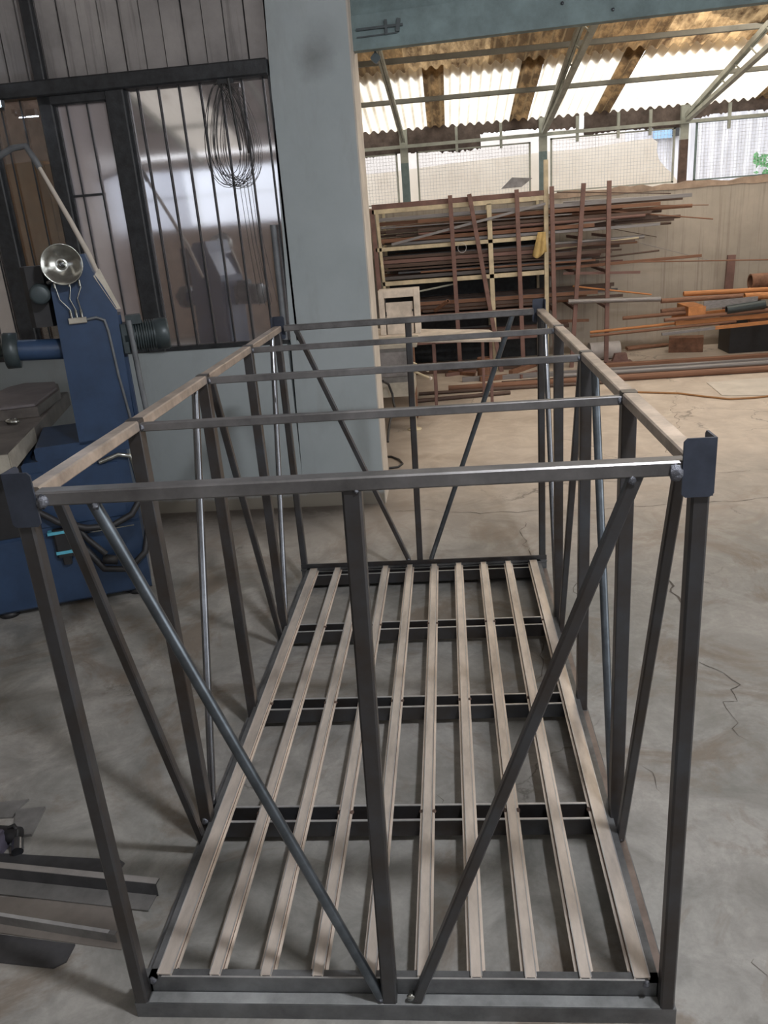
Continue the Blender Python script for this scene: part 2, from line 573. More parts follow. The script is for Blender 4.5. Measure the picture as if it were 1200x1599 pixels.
    def poly(s, pts, d):
        """polygon pts given thickness vector d"""
        pts = [Vector(p) for p in pts]
        d = Vector(d)
        n = len(pts)
        vs = pts + [p + d for p in pts]
        return s.add(vs, [tuple(range(n)), tuple(reversed(range(n, 2 * n)))] + [(i, n + i, n + (i + 1) % n, (i + 1) % n) for i in range(n)])

    def blob(s, c, r, seed=0, k=(1, 1, 1)):
        rnd = random.Random(seed)
        c = Vector(c)
        n, m = 8, 5
        vs = []
        for i in range(m + 1):
            th = math.pi * i / m
            for j in range(n):
                ph = 2 * math.pi * j / n
                rr = r * (0.8 + 0.4 * rnd.random())
                vs.append(c + Vector((math.sin(th) * math.cos(ph) * k[0], math.sin(th) * math.sin(ph) * k[1], math.cos(th) * k[2])) * rr)
        fs = [(i * n + j, i * n + (j + 1) % n, (i + 1) * n + (j + 1) % n, (i + 1) * n + j) for i in range(m) for j in range(n)]
        return s.add(vs, fs, True)

    def build(s, name, m, parent=None, recalc=True, label=None):
        me = bpy.data.meshes.new(name)
        me.from_pydata(s.v, [], s.f)
        me.polygons.foreach_set('use_smooth', s.sm)
        if recalc:
            import bmesh
            b = bmesh.new()
            b.from_mesh(me)
            bmesh.ops.recalc_face_normals(b, faces=b.faces)
            b.to_mesh(me)
            b.free()
        me.materials.append(m)
        me.update()
        o = bpy.data.objects.new(name, me)
        C.objects.link(o)
        if parent:
            o.parent = parent
        if label:
            o['label'] = label
        return o


def tag(o, label, cat, group=None, kind=None):
    o['label'] = label
    o['category'] = cat
    if group:
        o['group'] = group
    if kind:
        o['kind'] = kind
    return o


def thing(name, label, cat, loc=(0, 0, 0), rz=0.0, group=None):
    o = bpy.data.objects.new(name, None)
    C.objects.link(o)
    o.location = loc
    o.rotation_euler = (0, 0, rz)
    o.empty_display_size = 0.1
    return tag(o, label, cat, group)


def struct(o, label=None, cat=None):
    o['kind'] = 'structure'
    if label:
        o['label'] = label
    if cat:
        o['category'] = cat
    return o


# ------------------------------------------------------------ the setting
FAR = 8.7
REAR = -6.0
XL, XR = -5.0, 7.0
RIDGE = 0.55


def roof_z(y):
    return 2.64 + 0.2 * (FAR - y) if y > RIDGE else 2.96 + 0.2 * (y - REAR)


mb = MB()
mb.box((XL, REAR, -0.1), (XR + 1, 12.5, 0.0))
struct(mb.build('floor', M_FLOOR), 'worn grey concrete floor with cracks and stains, and far hall light painted into its colour', 'floor')

def crack(pix, wid=0.006, seed=0, name='floor_crack'):
    rnd = random.Random(seed)
    pts = [PZ(u, v, 0.0) for u, v in pix]
    fine = []
    for a, b in zip(pts, pts[1:]):
        n = max(2, int((b - a).length / 0.03))
        for i in range(n):
            p = a.lerp(b, i / n)
            fine.append(p + Vector((rnd.uniform(-1, 1), rnd.uniform(-1, 1), 0)) * 0.009 + Vector((0.018 * math.sin(i * 0.9 + seed), 0.014 * math.sin(i * 0.53 + 2 * seed), 0)))
    fine.append(pts[-1])
    vs, fs = [], []
    for i, p in enumerate(fine):
        d = (fine[min(i + 1, len(fine) - 1)] - fine[max(i - 1, 0)]).normalized()
        n_ = Vector((-d.y, d.x, 0))
        w_ = wid * 0.55 * rnd.uniform(0.15, 1.0) * (0.2 if i in (0, len(fine) - 1) else 1)
        vs += [(p + n_ * w_ / 2) + Vector((0, 0, 0.0012)), (p - n_ * w_ / 2) + Vector((0, 0, 0.0012))]
    for i in range(len(fine) - 1):
        fs.append((2 * i, 2 * i + 1, 2 * i + 3, 2 * i + 2))
    struct(MB().add(vs, fs).build(name, M_CRACK, recalc=False))


crack([(610, 757), (700, 757), (800, 752), (900, 748), (1000, 742), (1100, 738), (1210, 734)], 0.008, 1)
crack([(612, 797), (680, 798), (740, 801), (800, 800), (860, 796), (920, 797), (1000, 790), (1060, 788), (1140, 783), (1210, 776)], 0.012, 2)
crack([(1045, 890), (1048, 915), (1062, 940), (1078, 955)], 0.022, 3)
crack([(1100, 1035), (1130, 1048), (1160, 1075), (1140, 1100), (1152, 1140), (1175, 1160)], 0.010, 4)
crack([(1010, 1195), (1030, 1215), (1035, 1240)], 0.006, 5)
crack([(820, 815), (815, 850), (835, 870), (845, 890)], 0.010, 6)
crack([(905, 900), (900, 960), (915, 1000)], 0.012, 7)

crack([(1170, 1490), (1200, 1520), (1230, 1530)], 0.007, 9)
crack([(1060, 610), (1050, 640), (1062, 660), (1040, 690), (1050, 730)], 0.008, 10)
crack([(690, 1240), (700, 1255), (712, 1262)], 0.005, 11)
crack([(840, 1060), (850, 1020), (845, 1000)], 0.012, 12)

# wall with pillar, window wall on the left
WY = 3.47
mb = MB()
mb.poly([(-0.185, WY, 0), (0.33, WY, 0), (0.325, WY, 3.8), (-0.06, WY, 3.8), (-0.155, WY, 1.1)], (0, 0.36, 0))
struct(mb.build('wall_pillar', M_PILLAR), 'pale blue painted wall pillar rising behind the steel frame', 'pillar')
mb = MB().box((0.3255, WY + 0.002, 0), (0.336, WY + 0.358, 3.7))
struct(mb.build('trim_1', M_CREAM), 'bare cream plaster edge on the side of the blue pillar', 'trim')
mb = MB().box((XL, WY + 0.001, 0), (-0.18, WY + 0.15, 1.045))
struct(mb.build('wall_left', M_BLUEWALL), 'low pale blue wall under the black framed windows', 'wall')
# smoke smudge on the pillar
# upper siding : boards with open dark seams
mb = MB()
x = -0.11
k = 0
while x > XL:
    wdt = 0.112
    mb.box((x - wdt + (0.010 if k % 3 == 0 else 0.006), WY + 0.03 + 0.006 * (k % 2), 2.5), (x, WY + 0.05 + 0.006 * (k % 2), 3.75))
    x -= wdt
    k += 1
struct(mb.build('wall_upper', M_SIDING), 'weathered pale vertical boards above the black lintel', 'wall')
mb = MB().box((XL, WY + 0.06, 2.5), (-0.1, WY + 0.1, 3.75))
struct(mb.build('wall_backing', M_BLACK))
# black frame
mb = MB()
mb.box((XL, WY - 0.05, 2.445), (-0.115, WY + 0.05, 2.525), 0.008)
struct(mb.build('trim_2', M_BLACK), 'thick black lintel beam over the left windows', 'trim')
mb = MB()
mb.box((-1.02, WY - 0.03, 1.04), (-0.915, WY + 0.05, 2.45), 0.006)
struct(mb.build('trim_3', M_BLACK), 'black window post left of the wire coil', 'trim')
mb = MB()
mb.box((-1.40, WY - 0.025, 1.04), (-1.325, WY + 0.05, 2.45), 0.006)
mb.box((-1.40, WY - 0.025, 2.40), (-0.95, WY + 0.04, 2.45), 0.006)
struct(mb.build('trim_4', M_BLACK), 'black window post behind the blue grinding machine', 'trim')
mb = MB()
mb.box((-1.80, WY - 0.025, 1.04), (-1.70, WY + 0.05, 2.45), 0.006)
struct(mb.build('trim_5', M_BLACK), 'leftmost black window post beside the machine wheel', 'trim')
mb = MB()
mb.box((-1.40, WY - 0.02, 2.525), (-1.34, WY + 0.03, 3.75), 0.006)
struct(mb.build('trim_6', M_BLACK), 'thin black batten on the boards above the lintel', 'trim')
mb = MB().box((XL, WY - 0.012, 1.035), (-0.17, WY + 0.04, 1.06), 0.004)
struct(mb.build('trim_7', M_BLACK), 'black sill of the left windows', 'trim')


def window(idx, x0, x1, mt, zb=1.05, zt=2.45, bars=True, rail=None, off=0.0):
    fr = MB()
    fr.box((x0, WY + 0.0, zb), (x0 + 0.012, WY + 0.02, zt)).box((x1 - 0.012, WY, zb), (x1, WY + 0.02, zt))
    o = struct(fr.build('window_%d' % idx, M_BLACK))
    MB().box((x0, WY + 0.024, zb), (x1, WY + 0.028, zt)).build('pane', mt, o)
    if bars:
        x = x0 + 0.07 + off
        while x < x1 - 0.03:
            MB().bar((x, WY + 0.012, zb), (x - 0.004, WY + 0.012, zt), 0.007, 0.008).build('bar', M_BLACK, o)
            x += 0.116
    if rail:
        MB().box((x0, WY + 0.004, rail), (x0 + (x1 - x0) * 0.62, WY + 0.016, rail + 0.012)).build('rail', M_BLACK, o)
    return o


window(1, -0.915, -0.11, M_PANE)
window(2, -1.325, -1.02, M_PANE2, rail=1.93)
window(3, -1.70, -1.40, M_GLASS, rail=None, zb=1.05, off=0.0)
window(4, -2.6, -1.80, M_PANE)

# grey plastic conduit at the pillar edge
mb = MB().tube([(-0.185, WY - 0.02, 1.06), (-0.18, WY - 0.02, 1.7)], 0.017, 10)
tag(mb.build('conduit_pipe', M_CONDUIT), 'pale grey upright pipe in the window corner beside the blue pillar', 'pipe')

# room behind the windows and partition of the far hall
struct(MB().box((-0.30, WY + 0.36, 0), (-0.2, FAR, 3.7)).build('wall_partition', M_CREAM))
struct(MB().box((-3.2, 5.2, 0), (-0.3, 5.3, 3.6)).build('wall_store', M_RUSTD))
# far wall
mb = MB().box((-0.3, FAR, 0), (XR, FAR + 0.14, 1.80))
struct(mb.build('wall_far', M_FARWALL), 'streaked cream plaster half wall behind the steel racks', 'wall')
mb = MB()
pts = []
for i in range(60):
    xx = -0.3 + (XR + 0.3) * i / 59
    pts.append(xx)
vs = []
for xx in pts:
    h = 1.842 + 0.012 * math.sin(xx * 9.1) + 0.01 * math.sin(xx * 23.3) + 0.006 * random.uniform(-1, 1)
    lo_ = 1.775 + 0.01 * random.uniform(-1, 1)
    vs += [(xx, FAR - 0.012, lo_), (xx, FAR - 0.012, h), (xx, FAR + 0.15, h), (xx, FAR + 0.15, lo_)]
fs = []
for i in range(59):
    for k in range(4):
        a = i * 4 + k; b = i * 4 + (k + 1) % 4
        fs.append((a, b, b + 4, a + 4))
mb.add(vs, fs)
struct(mb.build('trim_8', M_WALLCAP), 'uneven brown mortar cap on top of the far wall', 'trim')
# rear wall and side walls
struct(MB().box((XL, REAR - 0.15, 0), (XR, REAR, 1.82)).box((XL, REAR - 0.15, 2.74), (XR, REAR, 2.93)).build('wall_rear', M_WALLCAP))
mb = MB()
x = XL
while x < XR:
    mb.box((x, REAR - 0.1, 1.82), (x + 0.06, REAR - 0.03, 2.74))
    x += 1.57
mb.box((XL, REAR - 0.09, 2.3), (XR, REAR - 0.06, 2.325))
struct(mb.build('trim_9', M_GREENL))
struct(MB().box((XL - 0.15, REAR, 0), (XL, FAR, 4.2)).build('wall_side', M_CREAM))
struct(MB().box((XR, 1.2, 0), (XR + 0.15, FAR, 3.0)).box((XR, REAR, 0), (XR + 0.15, -4.2, 3.2)).box((XR, -4.2, 2.9), (XR + 0.15, 1.2, 3.6)).build('wall_right', M_CREAM))


# roofs (corrugated sheets)
def corr(name, x0, x1, y0, y1, m, dz=0.0, ny=1, jag=0.0, pitch=0.1, amp=0.018, seed=1):
    rnd = random.Random(seed)
    nx = int(round((x1 - x0) / (pitch / 8)))
    mb = MB()
    vs = []
    for j in range(ny + 1):
        for i in range(nx + 1):
            x = x0 + (x1 - x0) * i / nx
            y = y0 + (y1 - y0) * j / ny
            if j == 0 and jag:
                y -= rnd.uniform(0, jag)
            vs.append((x, y, roof_z(y) + dz + amp * math.sin(2 * math.pi * x / pitch)))
    fs = [(j * (nx + 1) + i, j * (nx + 1) + i + 1, (j + 1) * (nx + 1) + i + 1, (j + 1) * (nx + 1) + i) for j in range(ny) for i in range(nx)]
    mb.add(vs, fs, True)
    return struct(mb.build(name, m, recalc=False))


def roof_x(u, v):
    d = ray(u, v)
    # z = 2.64 + .2*(FAR - y)
    t = (2.64 + 0.2 * (FAR - CAM.y) - CAM.z) / (d.z + 0.2 * d.y)
    return (CAM + d * t).x


dk = []
for a, b in (((659, 110), (693, 105)), ((818, 88), (854, 84)), ((987, 66), (1019, 62))):
    dk.append((roof_x(*a), roof_x(*b)))
edges = [-0.3]
for a, b in dk:
    edges += [a, b]
edges += [4.25, 4.45, 5.9, 6.1, XR]
for i in range(len(edges) - 1):
    corr('ceiling', edges[i], edges[i + 1], 7.13, FAR + 0.22, M_SHEET if i % 2 == 0 else M_SHEETD, dz=0.03 if i % 2 else 0.025)
M_SHEETS = sheet_mat('stained roofing', (0.50, 0.36, 0.20), 0.36, 0.6, (0.08, 0.05, 0.03), rib_shade=0.7)
x = -0.3
k = 0
while x < XR:
    corr('ceiling', x, min(x + 0.78, XR), 3.5, 7.35, M_SHEETD if k % 3 != 1 else M_SHEETS, dz=0.065, seed=k)
    x += 0.78
    k += 1
x = XL
k = 0
M_SHEETN2 = sheet_mat('pale roof sheet', (0.66, 0.62, 0.56), 0.3, 0.15, (0.3, 0.25, 0.2))
while x < XR:
    corr('ceiling', x, min(x + 0.85, XR), RIDGE, 3.5, M_SHEETN, dz=0.06)
    corr('ceiling', x, min(x + 0.85, XR), REAR - 0.15, RIDGE, M_SHEETN2 if k % 4 == 2 else M_SHEETN, dz=0.06)
    x += 0.85
    k += 1

# rafters, purlins and posts of the far hall
for i, x in enumerate((0.36, 1.94, 3.50)):
    x2 = x - 0.12 if i == 0 else (x + 0.05 if i == 2 else x)
    r = thing('roof_truss', ['slim pale green roof truss nearest the blue pillar', 'pale green roof truss above the middle post', 'deep open roof truss at the right with a pale lower chord', 'roof truss outside the right edge'][i], 'roof truss', (x, FAR, 0), group='roof trusses of the far hall')
    for s in (-1, 1):
        MB().bar((0 + s * 0.014, -0.02, roof_z(FAR) - 0.115), (x2 - x + s * 0.014, 3.7 - FAR, roof_z(3.7) - 0.115), 0.022, 0.05).build('chord', M_GREENL, r)
    if i >= 1:
        lowd = 0.24 if i == 2 else 0.12
        MB().bar((0, -0.05, roof_z(FAR) - 0.16), (0.1, 3.9 - FAR, roof_z(3.9) - 0.16 - lowd), 0.05, 0.04).build('lower_chord', M_GREENL, r)
        for q in range(12):
            y = -0.3 - q * 0.38
            zt = roof_z(FAR + y) - 0.12
            MB().bar((0, y, zt), (0.03, y - 0.19, zt - 0.02 - lowd * min(1, (q + 1) / 12)), 0.012, 0.012).build('web_rod', M_GREENL, r)
for i, (y, lab) in enumerate(((7.75, 'roof purlin nearest the far wall'), (6.75, 'roof purlin in the middle of the far slope'), (5.6, 'roof purlin nearest the green beam'))):
    mb = MB().box((-0.3, y - 0.02, roof_z(y) - 0.05), (XR, y + 0.02, roof_z(y) - 0.005), 0.004)
    tag(mb.build('roof_purlin', M_PURL), 'thin grey-green ' + lab, 'purlin')
for y in (-4.6, -3.0, -1.4, 1.8):
    struct(MB().box((XL, y - 0.02, roof_z(y) - 0.05), (XR, y + 0.02, roof_z(y) - 0.0)).build('ceiling_purlin', M_GREENL))
for x in (-3.2, -1.6, 0.0, 1.6, 3.2):
    struct(MB().bar((x, REAR, roof_z(REAR) - 0.12), (x, RIDGE, roof_z(RIDGE) - 0.12), 0.05, 0.08).build('ceiling_rafter', M_GREENL))

for i, x in enumerate((0.36, 1.94, 3.50)):
    r = thing('hall_post', ['grey green post in the mesh opening beside the blue pillar', 'pale green post in the mesh opening above the cream rack post', 'thin green and brown post at the right of the mesh opening', 'post outside the right edge'][i], 'post', (x, FAR + 0.075, 1.84), group='posts on the far wall')
    MB().box((-0.045, -0.03, 0.0), (0.045, 0.03, 0.45), 0.004).build('lower_shaft', M_RUSTD if i == 2 else M_GREEN, r)
    MB().box((-0.045, -0.03, 0.45), (0.045, 0.03, 0.80), 0.004).build('upper_shaft', M_GREENL, r)

# eaves rail with short hangers, torn cladding
mb = MB()
for a, b in (((0, 2.45), (1.9, 2.46)), ((1.98, 2.46), (3.46, 2.465)), ((3.54, 2.465), (XR, 2.47))):
    pass
mb.bar((-0.3, FAR + 0.012, 2.46), (XR, FAR + 0.012, 2.47), 0.03, 0.035)
er = mb.build('eaves_rail', M_GREENL)
tag(er, 'long pale green rail under the eaves of the far wall', 'rail')
for x in (0.95, 1.45, 2.3, 2.75, 3.1, 3.95, 4.5):
    MB().box((x, FAR + 0.005, 2.36), (x + 0.03, FAR + 0.04, 2.62)).build('hanger', M_GREENL, er)
rnd = random.Random(3)


def torn(name, x0, x1, zt, zb, y, lab):
    mb = MB()
    n = int((x1 - x0) / 0.02)
    vs = []
    for i in range(n + 1):
        x = x0 + (x1 - x0) * i / n
        vs += [(x, y, zt), (x, y, zb + 0.03 * rnd.random() + 0.02 * math.sin(x * 5)), (x, y + 0.01, zt), (x, y + 0.01, zb + 0.03)]
    fs = []
    for i in range(n):
        a = i * 4
        fs += [(a, a + 1, a + 5, a + 4), (a + 2, a + 6, a + 7, a + 3)]
    mb.add(vs, fs)
    tag(mb.build(name, M_FASCIA), lab, 'cladding')


torn('torn_cladding', -0.3, 1.24, 2.66, 2.37, FAR + 0.1, 'dark torn cladding strip under the eaves left of the middle post')
torn('torn_cladding', 1.24, 2.35, 2.66, 2.51, FAR + 0.11, 'ragged dark cladding strip with daylight below it beside the middle post')
torn('torn_cladding', 2.40, 3.5, 2.66, 2.41, FAR + 0.1, 'dark cladding strip under the eaves between middle and right posts')
torn('torn_cladding', 3.5, XR, 2.68, 2.50, FAR + 0.1, 'ragged dark cladding strip over the right mesh panel')


# mesh panels
def mesh_panel(x0, x1, z0, z1, lab, frame=M_GREENL):
    r = thing('mesh_panel', lab, 'mesh panel', (x0, FAR + 0.05, z0), group=None)
    W, Hh = x1 - x0, z1 - z0
    f = MB()
    f.box((0, 0, 0), (0.022, 0.02, Hh)).box((W - 0.022, 0, 0), (W, 0.02, Hh)).box((0, 0, 0), (W, 0.02, 0.015)).box((0, 0, Hh - 0.015), (W, 0.02, Hh))
    f.build('panel_frame', frame, r)
    m2 = MB()
    t = 0.0013
    x = 0.036
    while x < W:
        m2.box((x - t, 0.008, 0), (x + t, 0.011, Hh))
        x += 0.036
    z = 0.036
    while z < Hh:
        m2.box((0, 0.008, z - t), (W, 0.011, z + t))
        z += 0.036
    m2.build('wire_grid', M_MESH, r, recalc=False)
    return r


mesh_panel(-0.18, 0.28, 1.85, 2.40, 'narrow wire mesh panel beside the blue pillar')
mesh_panel(0.50, 1.80, 1.85, 2.40, 'wide wire mesh panel above the steel rack')
mesh_panel(2.02, 3.40, 1.85, 2.42, 'wire mesh panel with the ragged plaster edge behind it')
mesh_panel(3.62, 5.0, 1.85, 2.46, 'wire mesh panel in front of the bright corrugated sheeting at the right', M_GREEN)

# outside
mb = MB()
ragged = [(-1.5, 9.4, 0), (4.2, 9.4, 0), (4.0, 9.4, 1.6)]
for (u, v) in ((1062, 288), (1050, 270), (1040, 262), (1030, 250), (1026, 235), (1028, 222), (1020, 216), (990, 219), (940, 228), (900, 234), (860, 236), (700, 256), (600, 270)):
    p = PY(u, v, 9.4)
    ragged.append((p.x, 9.4, p.z))
ragged.append((-1.5, 9.4, ragged[-1][2]))
mb.poly(ragged, (0, 0.12, 0))
tag(mb.build('neighbour_wall', M_OUTW), 'cream plastered neighbour wall with a ragged right edge beyond the mesh', 'wall')
tag(MB().box((-2, 10.2, 0), (3.15, 10.3, 2.62)).build('neighbour_wall', mat('greyish neighbour wall', (0.62, 0.60, 0.60), 0.8, 0, 0.12, 2)), 'greyish neighbour wall showing above the cream plaster', 'wall')
mb = MB()
x = 3.4
i = 0
vs = []
n = 260
for i in range(n + 1):
    x = 3.3 + 5.5 * i / n
    vs += [(x, 11.2 + 0.025 * math.sin(x * 40), 0), (x, 11.2 + 0.025 * math.sin(x * 40), 3.1)]
mb.add(vs, [(2 * i, 2 * i + 2, 2 * i + 3, 2 * i + 1) for i in range(n)], True)
tag(mb.build('sheet_fence', M_OUTBR, recalc=False), 'bright white corrugated fence outside the right mesh panel', 'fence')
p0 = PY(1022, 196, 11.12); p1 = PY(1050, 215, 11.12)
tag(MB().box((p0.x, 11.12, p1.z), (p1.x, 11.165, p0.z)).build('blue_panel', M_OUTBL), 'small blue panel seen outside beside the ragged plaster edge', 'panel')
p0 = PY(1051, 193, 11.12); p1 = PY(1069, 211, 11.12)
tag(MB().box((p0.x, 11.12, p1.z), (p1.x, 11.165, p0.z)).build('dark_panel', M_BLACK), 'small dark panel outside to the right of the blue one', 'panel')
mb = MB()
for i in range(60):
    c = PY(1192 + random.uniform(-14, 16), 258 + random.uniform(-16, 16), 10.8)
    a = random.uniform(0, 6.28)
    u = Vector((math.cos(a), 0.3, math.sin(a))) * 0.05
    v_ = Vector((-math.sin(a), 0.2, math.cos(a))) * 0.02
    mb.add([c - u, c + v_, c + u, c - v_], [(0, 1, 2, 3)])
o = tag(mb.build('foliage', M_LEAF, recalc=False), 'green leaves behind the right mesh panel', 'plant', kind='stuff')
struct(MB().box((-7, -8.2, 0), (9, -8.0, 3.0)).build('wall_sky_dimmer', mat('pale blue grey outside wall', (0.50, 0.54, 0.62), 0.8, 0, 0.12, 2)))  # added wall beyond the rear windows, dims the sky mirrored in the panes
struct(MB().box((-7, -8.0, -0.1), (9, REAR - 0.15, 0)).build('floor_alley', M_CREAM))
struct(MB().box((-6, 12.5, -0.1), (14, 40, -0.02)).build('floor_yard', M_CREAM))

# roller shutter housing (green beam)
r = thing('shutter_housing', 'grey green steel roller shutter housing spanning the opening right of the pillar', 'shutter housing', (0.33, 3.6, 2.545))
o = MB()
a = (0.0, 0, 0); b = (XR - 0.33, 0, 0.075)
o.poly([(0, 0, 0), (6.5, 0, 0.12), (6.5, 0, 0.30), (0, 0, 0.165)], (0, 0.03, 0))
o.build('face_plate', M_GREEN, r)
o = MB().poly([(0, 0.03, 0.0), (6.5, 0.03, 0.12), (6.5, 0.07, 0.12), (0, 0.07, 0.0)], (0, 0, 0.01))
o.build('bottom_plate', M_GREEN, r)
o = MB()
for i in range(9):
    z = 0.165 + i * 0.09
    o.poly([(0, 0.012 + 0.015 * (i % 2), z), (6.5, 0.02 + 0.02 * (i % 2), z + 0.13), (6.5, 0.02 + 0.02 * (i % 2), z + 0.215), (0, 0.02 + 0.02 * (i % 2), z + 0.082)], (0, 0.05, 0))
o.build('shutter_slats', M_GREEN, r)
o = MB().bar((0.03, -0.012, 0.095), (0.28, -0.012, 0.10), 0.012, 0.012).bar((0.19, -0.012, 0.06), (0.19, -0.012, 0.13), 0.014, 0.014).bar((0.03, -0.008, 0.06), (0.25, -0.008, 0.066), 0.006, 0.006).bar((0.25, -0.012, 0.07), (0.26, -0.012, 0.13), 0.02, 0.02)
o.build('latch', M_DKGREEN, r)
for q in range(7):
    xx = 1.15 + q * 0.21 + random.uniform(-0.05, 0.05)
    MB().lathe((xx, -0.001, 0.09 + random.uniform(-0.03, 0.06)), (0, -1, 0), [(0, 0.009), (0.006, 0.008), (0.008, 0.0)], 10).build('rivet', M_TUBE, r)
MB().box((1.19, -0.006, 0.165), (1.33, 0.0, 0.19), 0.004).build('slot_plate', M_BLACK, r)
# small lamp under beam
p = PY(587, 91, 3.7)
r = thing('hanging_lamp_bracket', 'small dark square bracket hanging under the green shutter housing', 'bracket', p)
MB().bar((0, 0, -0.02), (0, 0, 0.10), 0.01, 0.01).build('stem', M_DKGREEN, r)
MB().prism((0, -0.015, 0), (0, 0.015, 0), Vector((0.707, 0, 0.707)), Vector((-0.707, 0, 0.707)), 0.045, 0.045, 0.006).build('square_head', M_DKGREEN, r)

# lamps
def tube_lamp(loc, rz, lab, L=0.6):
    r = thing('tube_lamp', lab, 'lamp', loc, rz)
    MB().box((-L / 2, -0.03, 0.02), (L / 2, 0.03, 0.06), 0.006).build('housing', M_WHITE, r)
    MB().tube([(-L / 2 + 0.02, 0, 0), (L / 2 - 0.02, 0, 0)], 0.014, 10).build('glowing_tube', M_LAMP, r)
    for s in (-1, 1):
        MB().tube([(s * L * 0.4, 0, 0.06), (s * L * 0.4, 0, 1.2)], 0.003, 6).build('hanging_rod', M_WIRE, r)


tube_lamp((1.55, -0.55, 2.97), 0.4, 'tube lamp hanging above the photographer')
p = PY(-3, 163, 3.30)
r = thing('work_light', 'glaring bluish white work light at the left end of the black lintel', 'lamp', p)
MB().box((-0.10, -0.01, -0.012), (0.022, 0.03, 0.02), 0.004).build('housing', M_CONDUIT, r)
MB().box((-0.095, -0.016, -0.016), (0.018, -0.010, 0.016)).build('lit_lens', emit('led lens', (0.7, 0.82, 1.0), 60), r)
MB().bar((-0.05, 0.03, 0.0), (-0.05, WY - 0.03 - p.y, 0.0), 0.02, 0.02).build('arm', M_BLACK, r)

# ------------------------------------------------------------ THE FRAME
H = 1.269
T = 0.034
F = thing('welded_steel_frame', 'large open welded steel tube frame with slatted base standing on the floor', 'steel frame', (0, 0, 0))
W, D = 1.2, 2.335
BH = 0.088
LZ = 0.043


def base_rail(p, q, inward, lips=True):
    # profile: ledge box outside, upright web, small inner lip
    p = Vector(p); q = Vector(q); i = Vector(inward)
    pr = [(0, 0), (0, LZ), (0.030, LZ), (0.030, BH), (0.052, BH), (0.052, BH - 0.005), (0.035, BH - 0.005), (0.035, 0)]
    mb = MB()
    mb.extr(p, q, i, Vector((0, 0, 1)), pr)
    return mb.build('base_rail', M_BASE, F)


base_rail((0.0, 0.0, 0), (W, 0, 0), (0, 1, 0))
base_rail((0.0, D, 0), (W, D, 0), (0, -1, 0))
base_rail((0.0, 0.03, 0), (0, D - 0.03, 0), (1, 0, 0))
base_rail((W, 0.03, 0), (W, D - 0.03, 0), (-1, 0, 0))
# raised web behind at the far end
MB().box((0.0, D - 0.036, BH), (W, D - 0.03, BH + 0.022)).build('end_web', M_STEEL, F)
# light ground edges on the end rails
MB().box((0.06, 0.0305, BH), (W - 0.06, 0.034, BH + 0.0015)).build('ground_edge', M_LIP, F)
MB().box((0.034, 0.002, LZ), (W - 0.034, 0.029, LZ + 0.0025), 0.001).build('ledge_strip', M_LEDGE_LIT, F)  # added pale strip, overhead light on the ledge put into its colour
MB().box((W - 0.028, 0.036, LZ), (W - 0.003, 0.52, LZ + 0.002)).build('ledge_strip', M_LEDGE, F)
for a, b in ((0.57, 1.10), (1.15, 1.70), (1.75, 2.29)):
    MB().box((W - 0.028, a, LZ), (W - 0.003, b, LZ + 0.002)).build('ledge_strip', M_LEDGE, F)
# cross channels, open upward
YS = [(0.540, 0.606), (1.100, 1.168), (1.668, 1.736)]
YC = [(0.530, 0.564), (1.108, 1.142), (1.708, 1.742)]
for a, b in YS + [(D - 0.10, D - 0.052)]:
    mb = MB()
    pr = [(a, 0.024), (a, 0.076), (a + 0.004, 0.076), (a + 0.004, 0.03), (b - 0.004, 0.03), (b - 0.004, 0.076), (b, 0.076), (b, 0.024)]
    mb.extr((0.035, 0, 0), (W - 0.035, 0, 0), Vector((0, 1, 0)), Vector((0, 0, 1)), pr)
    c = mb.build('cross_channel', M_STEEL, F)
    MB().box((0.04, a - 0.001, 0.076), (W - 0.04, a + 0.006, 0.0785)).box((0.04, b - 0.006, 0.076), (W - 0.04, b + 0.001, 0.0785)).build('ground_lip', M_LIP, c)
# slats: hat sections
hat_h = 0.016
xs = [0.066, 0.185, 0.303, 0.422, 0.5405, 0.659, 0.777, 0.896, 1.014, 1.134]
for i, x in enumerate(xs):
    wt = 0.012 if i not in (0, 9) else 0.0165
    fl = 0.0085
    z = 0.0785
    t = 0.003
    pr = [(-wt - fl, 0), (-wt - fl, t), (-wt, t), (-wt, hat_h), (wt, hat_h), (wt, t), (wt + fl, t), (wt + fl, 0), (wt - t, 0), (wt - t, hat_h - t), (-wt + t, hat_h - t), (-wt + t, 0)]
    mb = MB().extr((x, 0.034, z), (x, D - 0.05, z), Vector((1, 0, 0)), Vector((0, 0, 1)), pr)
    s = mb.build('slat', M_SLAT, F)
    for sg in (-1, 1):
        MB().box((x + sg * (wt + 0.0002), 0.034, z + t), (x + sg * (wt + 0.0016), D - 0.05, z + t + 0.001)).build('seam_and_shade_line', M_RUSTD, s)  # dark strips: groove shade between flange and top put into colour
        MB().box((x + sg * wt - 0.0012, 0.034, z + hat_h), (x + sg * wt + 0.0012, D - 0.05, z + hat_h + 0.0008)).build('bright_edge', M_LIP, s)
    for q, yy in enumerate((0.05, 0.573, 1.134, 1.702)):
        if q == 0 or (i + q) % 2 == 0:
            wb = MB()
            for sg in (-1, 1):
                wb.blob((x + sg * (wt + fl - 0.002), yy, z + 0.002), 0.006, i * 9 + q + sg, (1, 1.6, 0.5))
            wb.build('tack_weld', M_RUSTD, s)

BV = 0.004
TH = 0.026
# corner posts
for x, y in ((0, 0), (W - T, 0), (0, D - T), (W - T, D - T)):
    MB().box((x, y, LZ), (x + T - 0.004, y + T - 0.004, 1.245), BV).build('corner_post', M_STEEL, F)
# intermediate posts on sides
for (a, b) in YC:
    for x in (0.004, W - T - 0.004):
        MB().box((x, a, LZ), (x + T, b, H + 0.001), 0.002).build('side_post', M_STEEL, F)
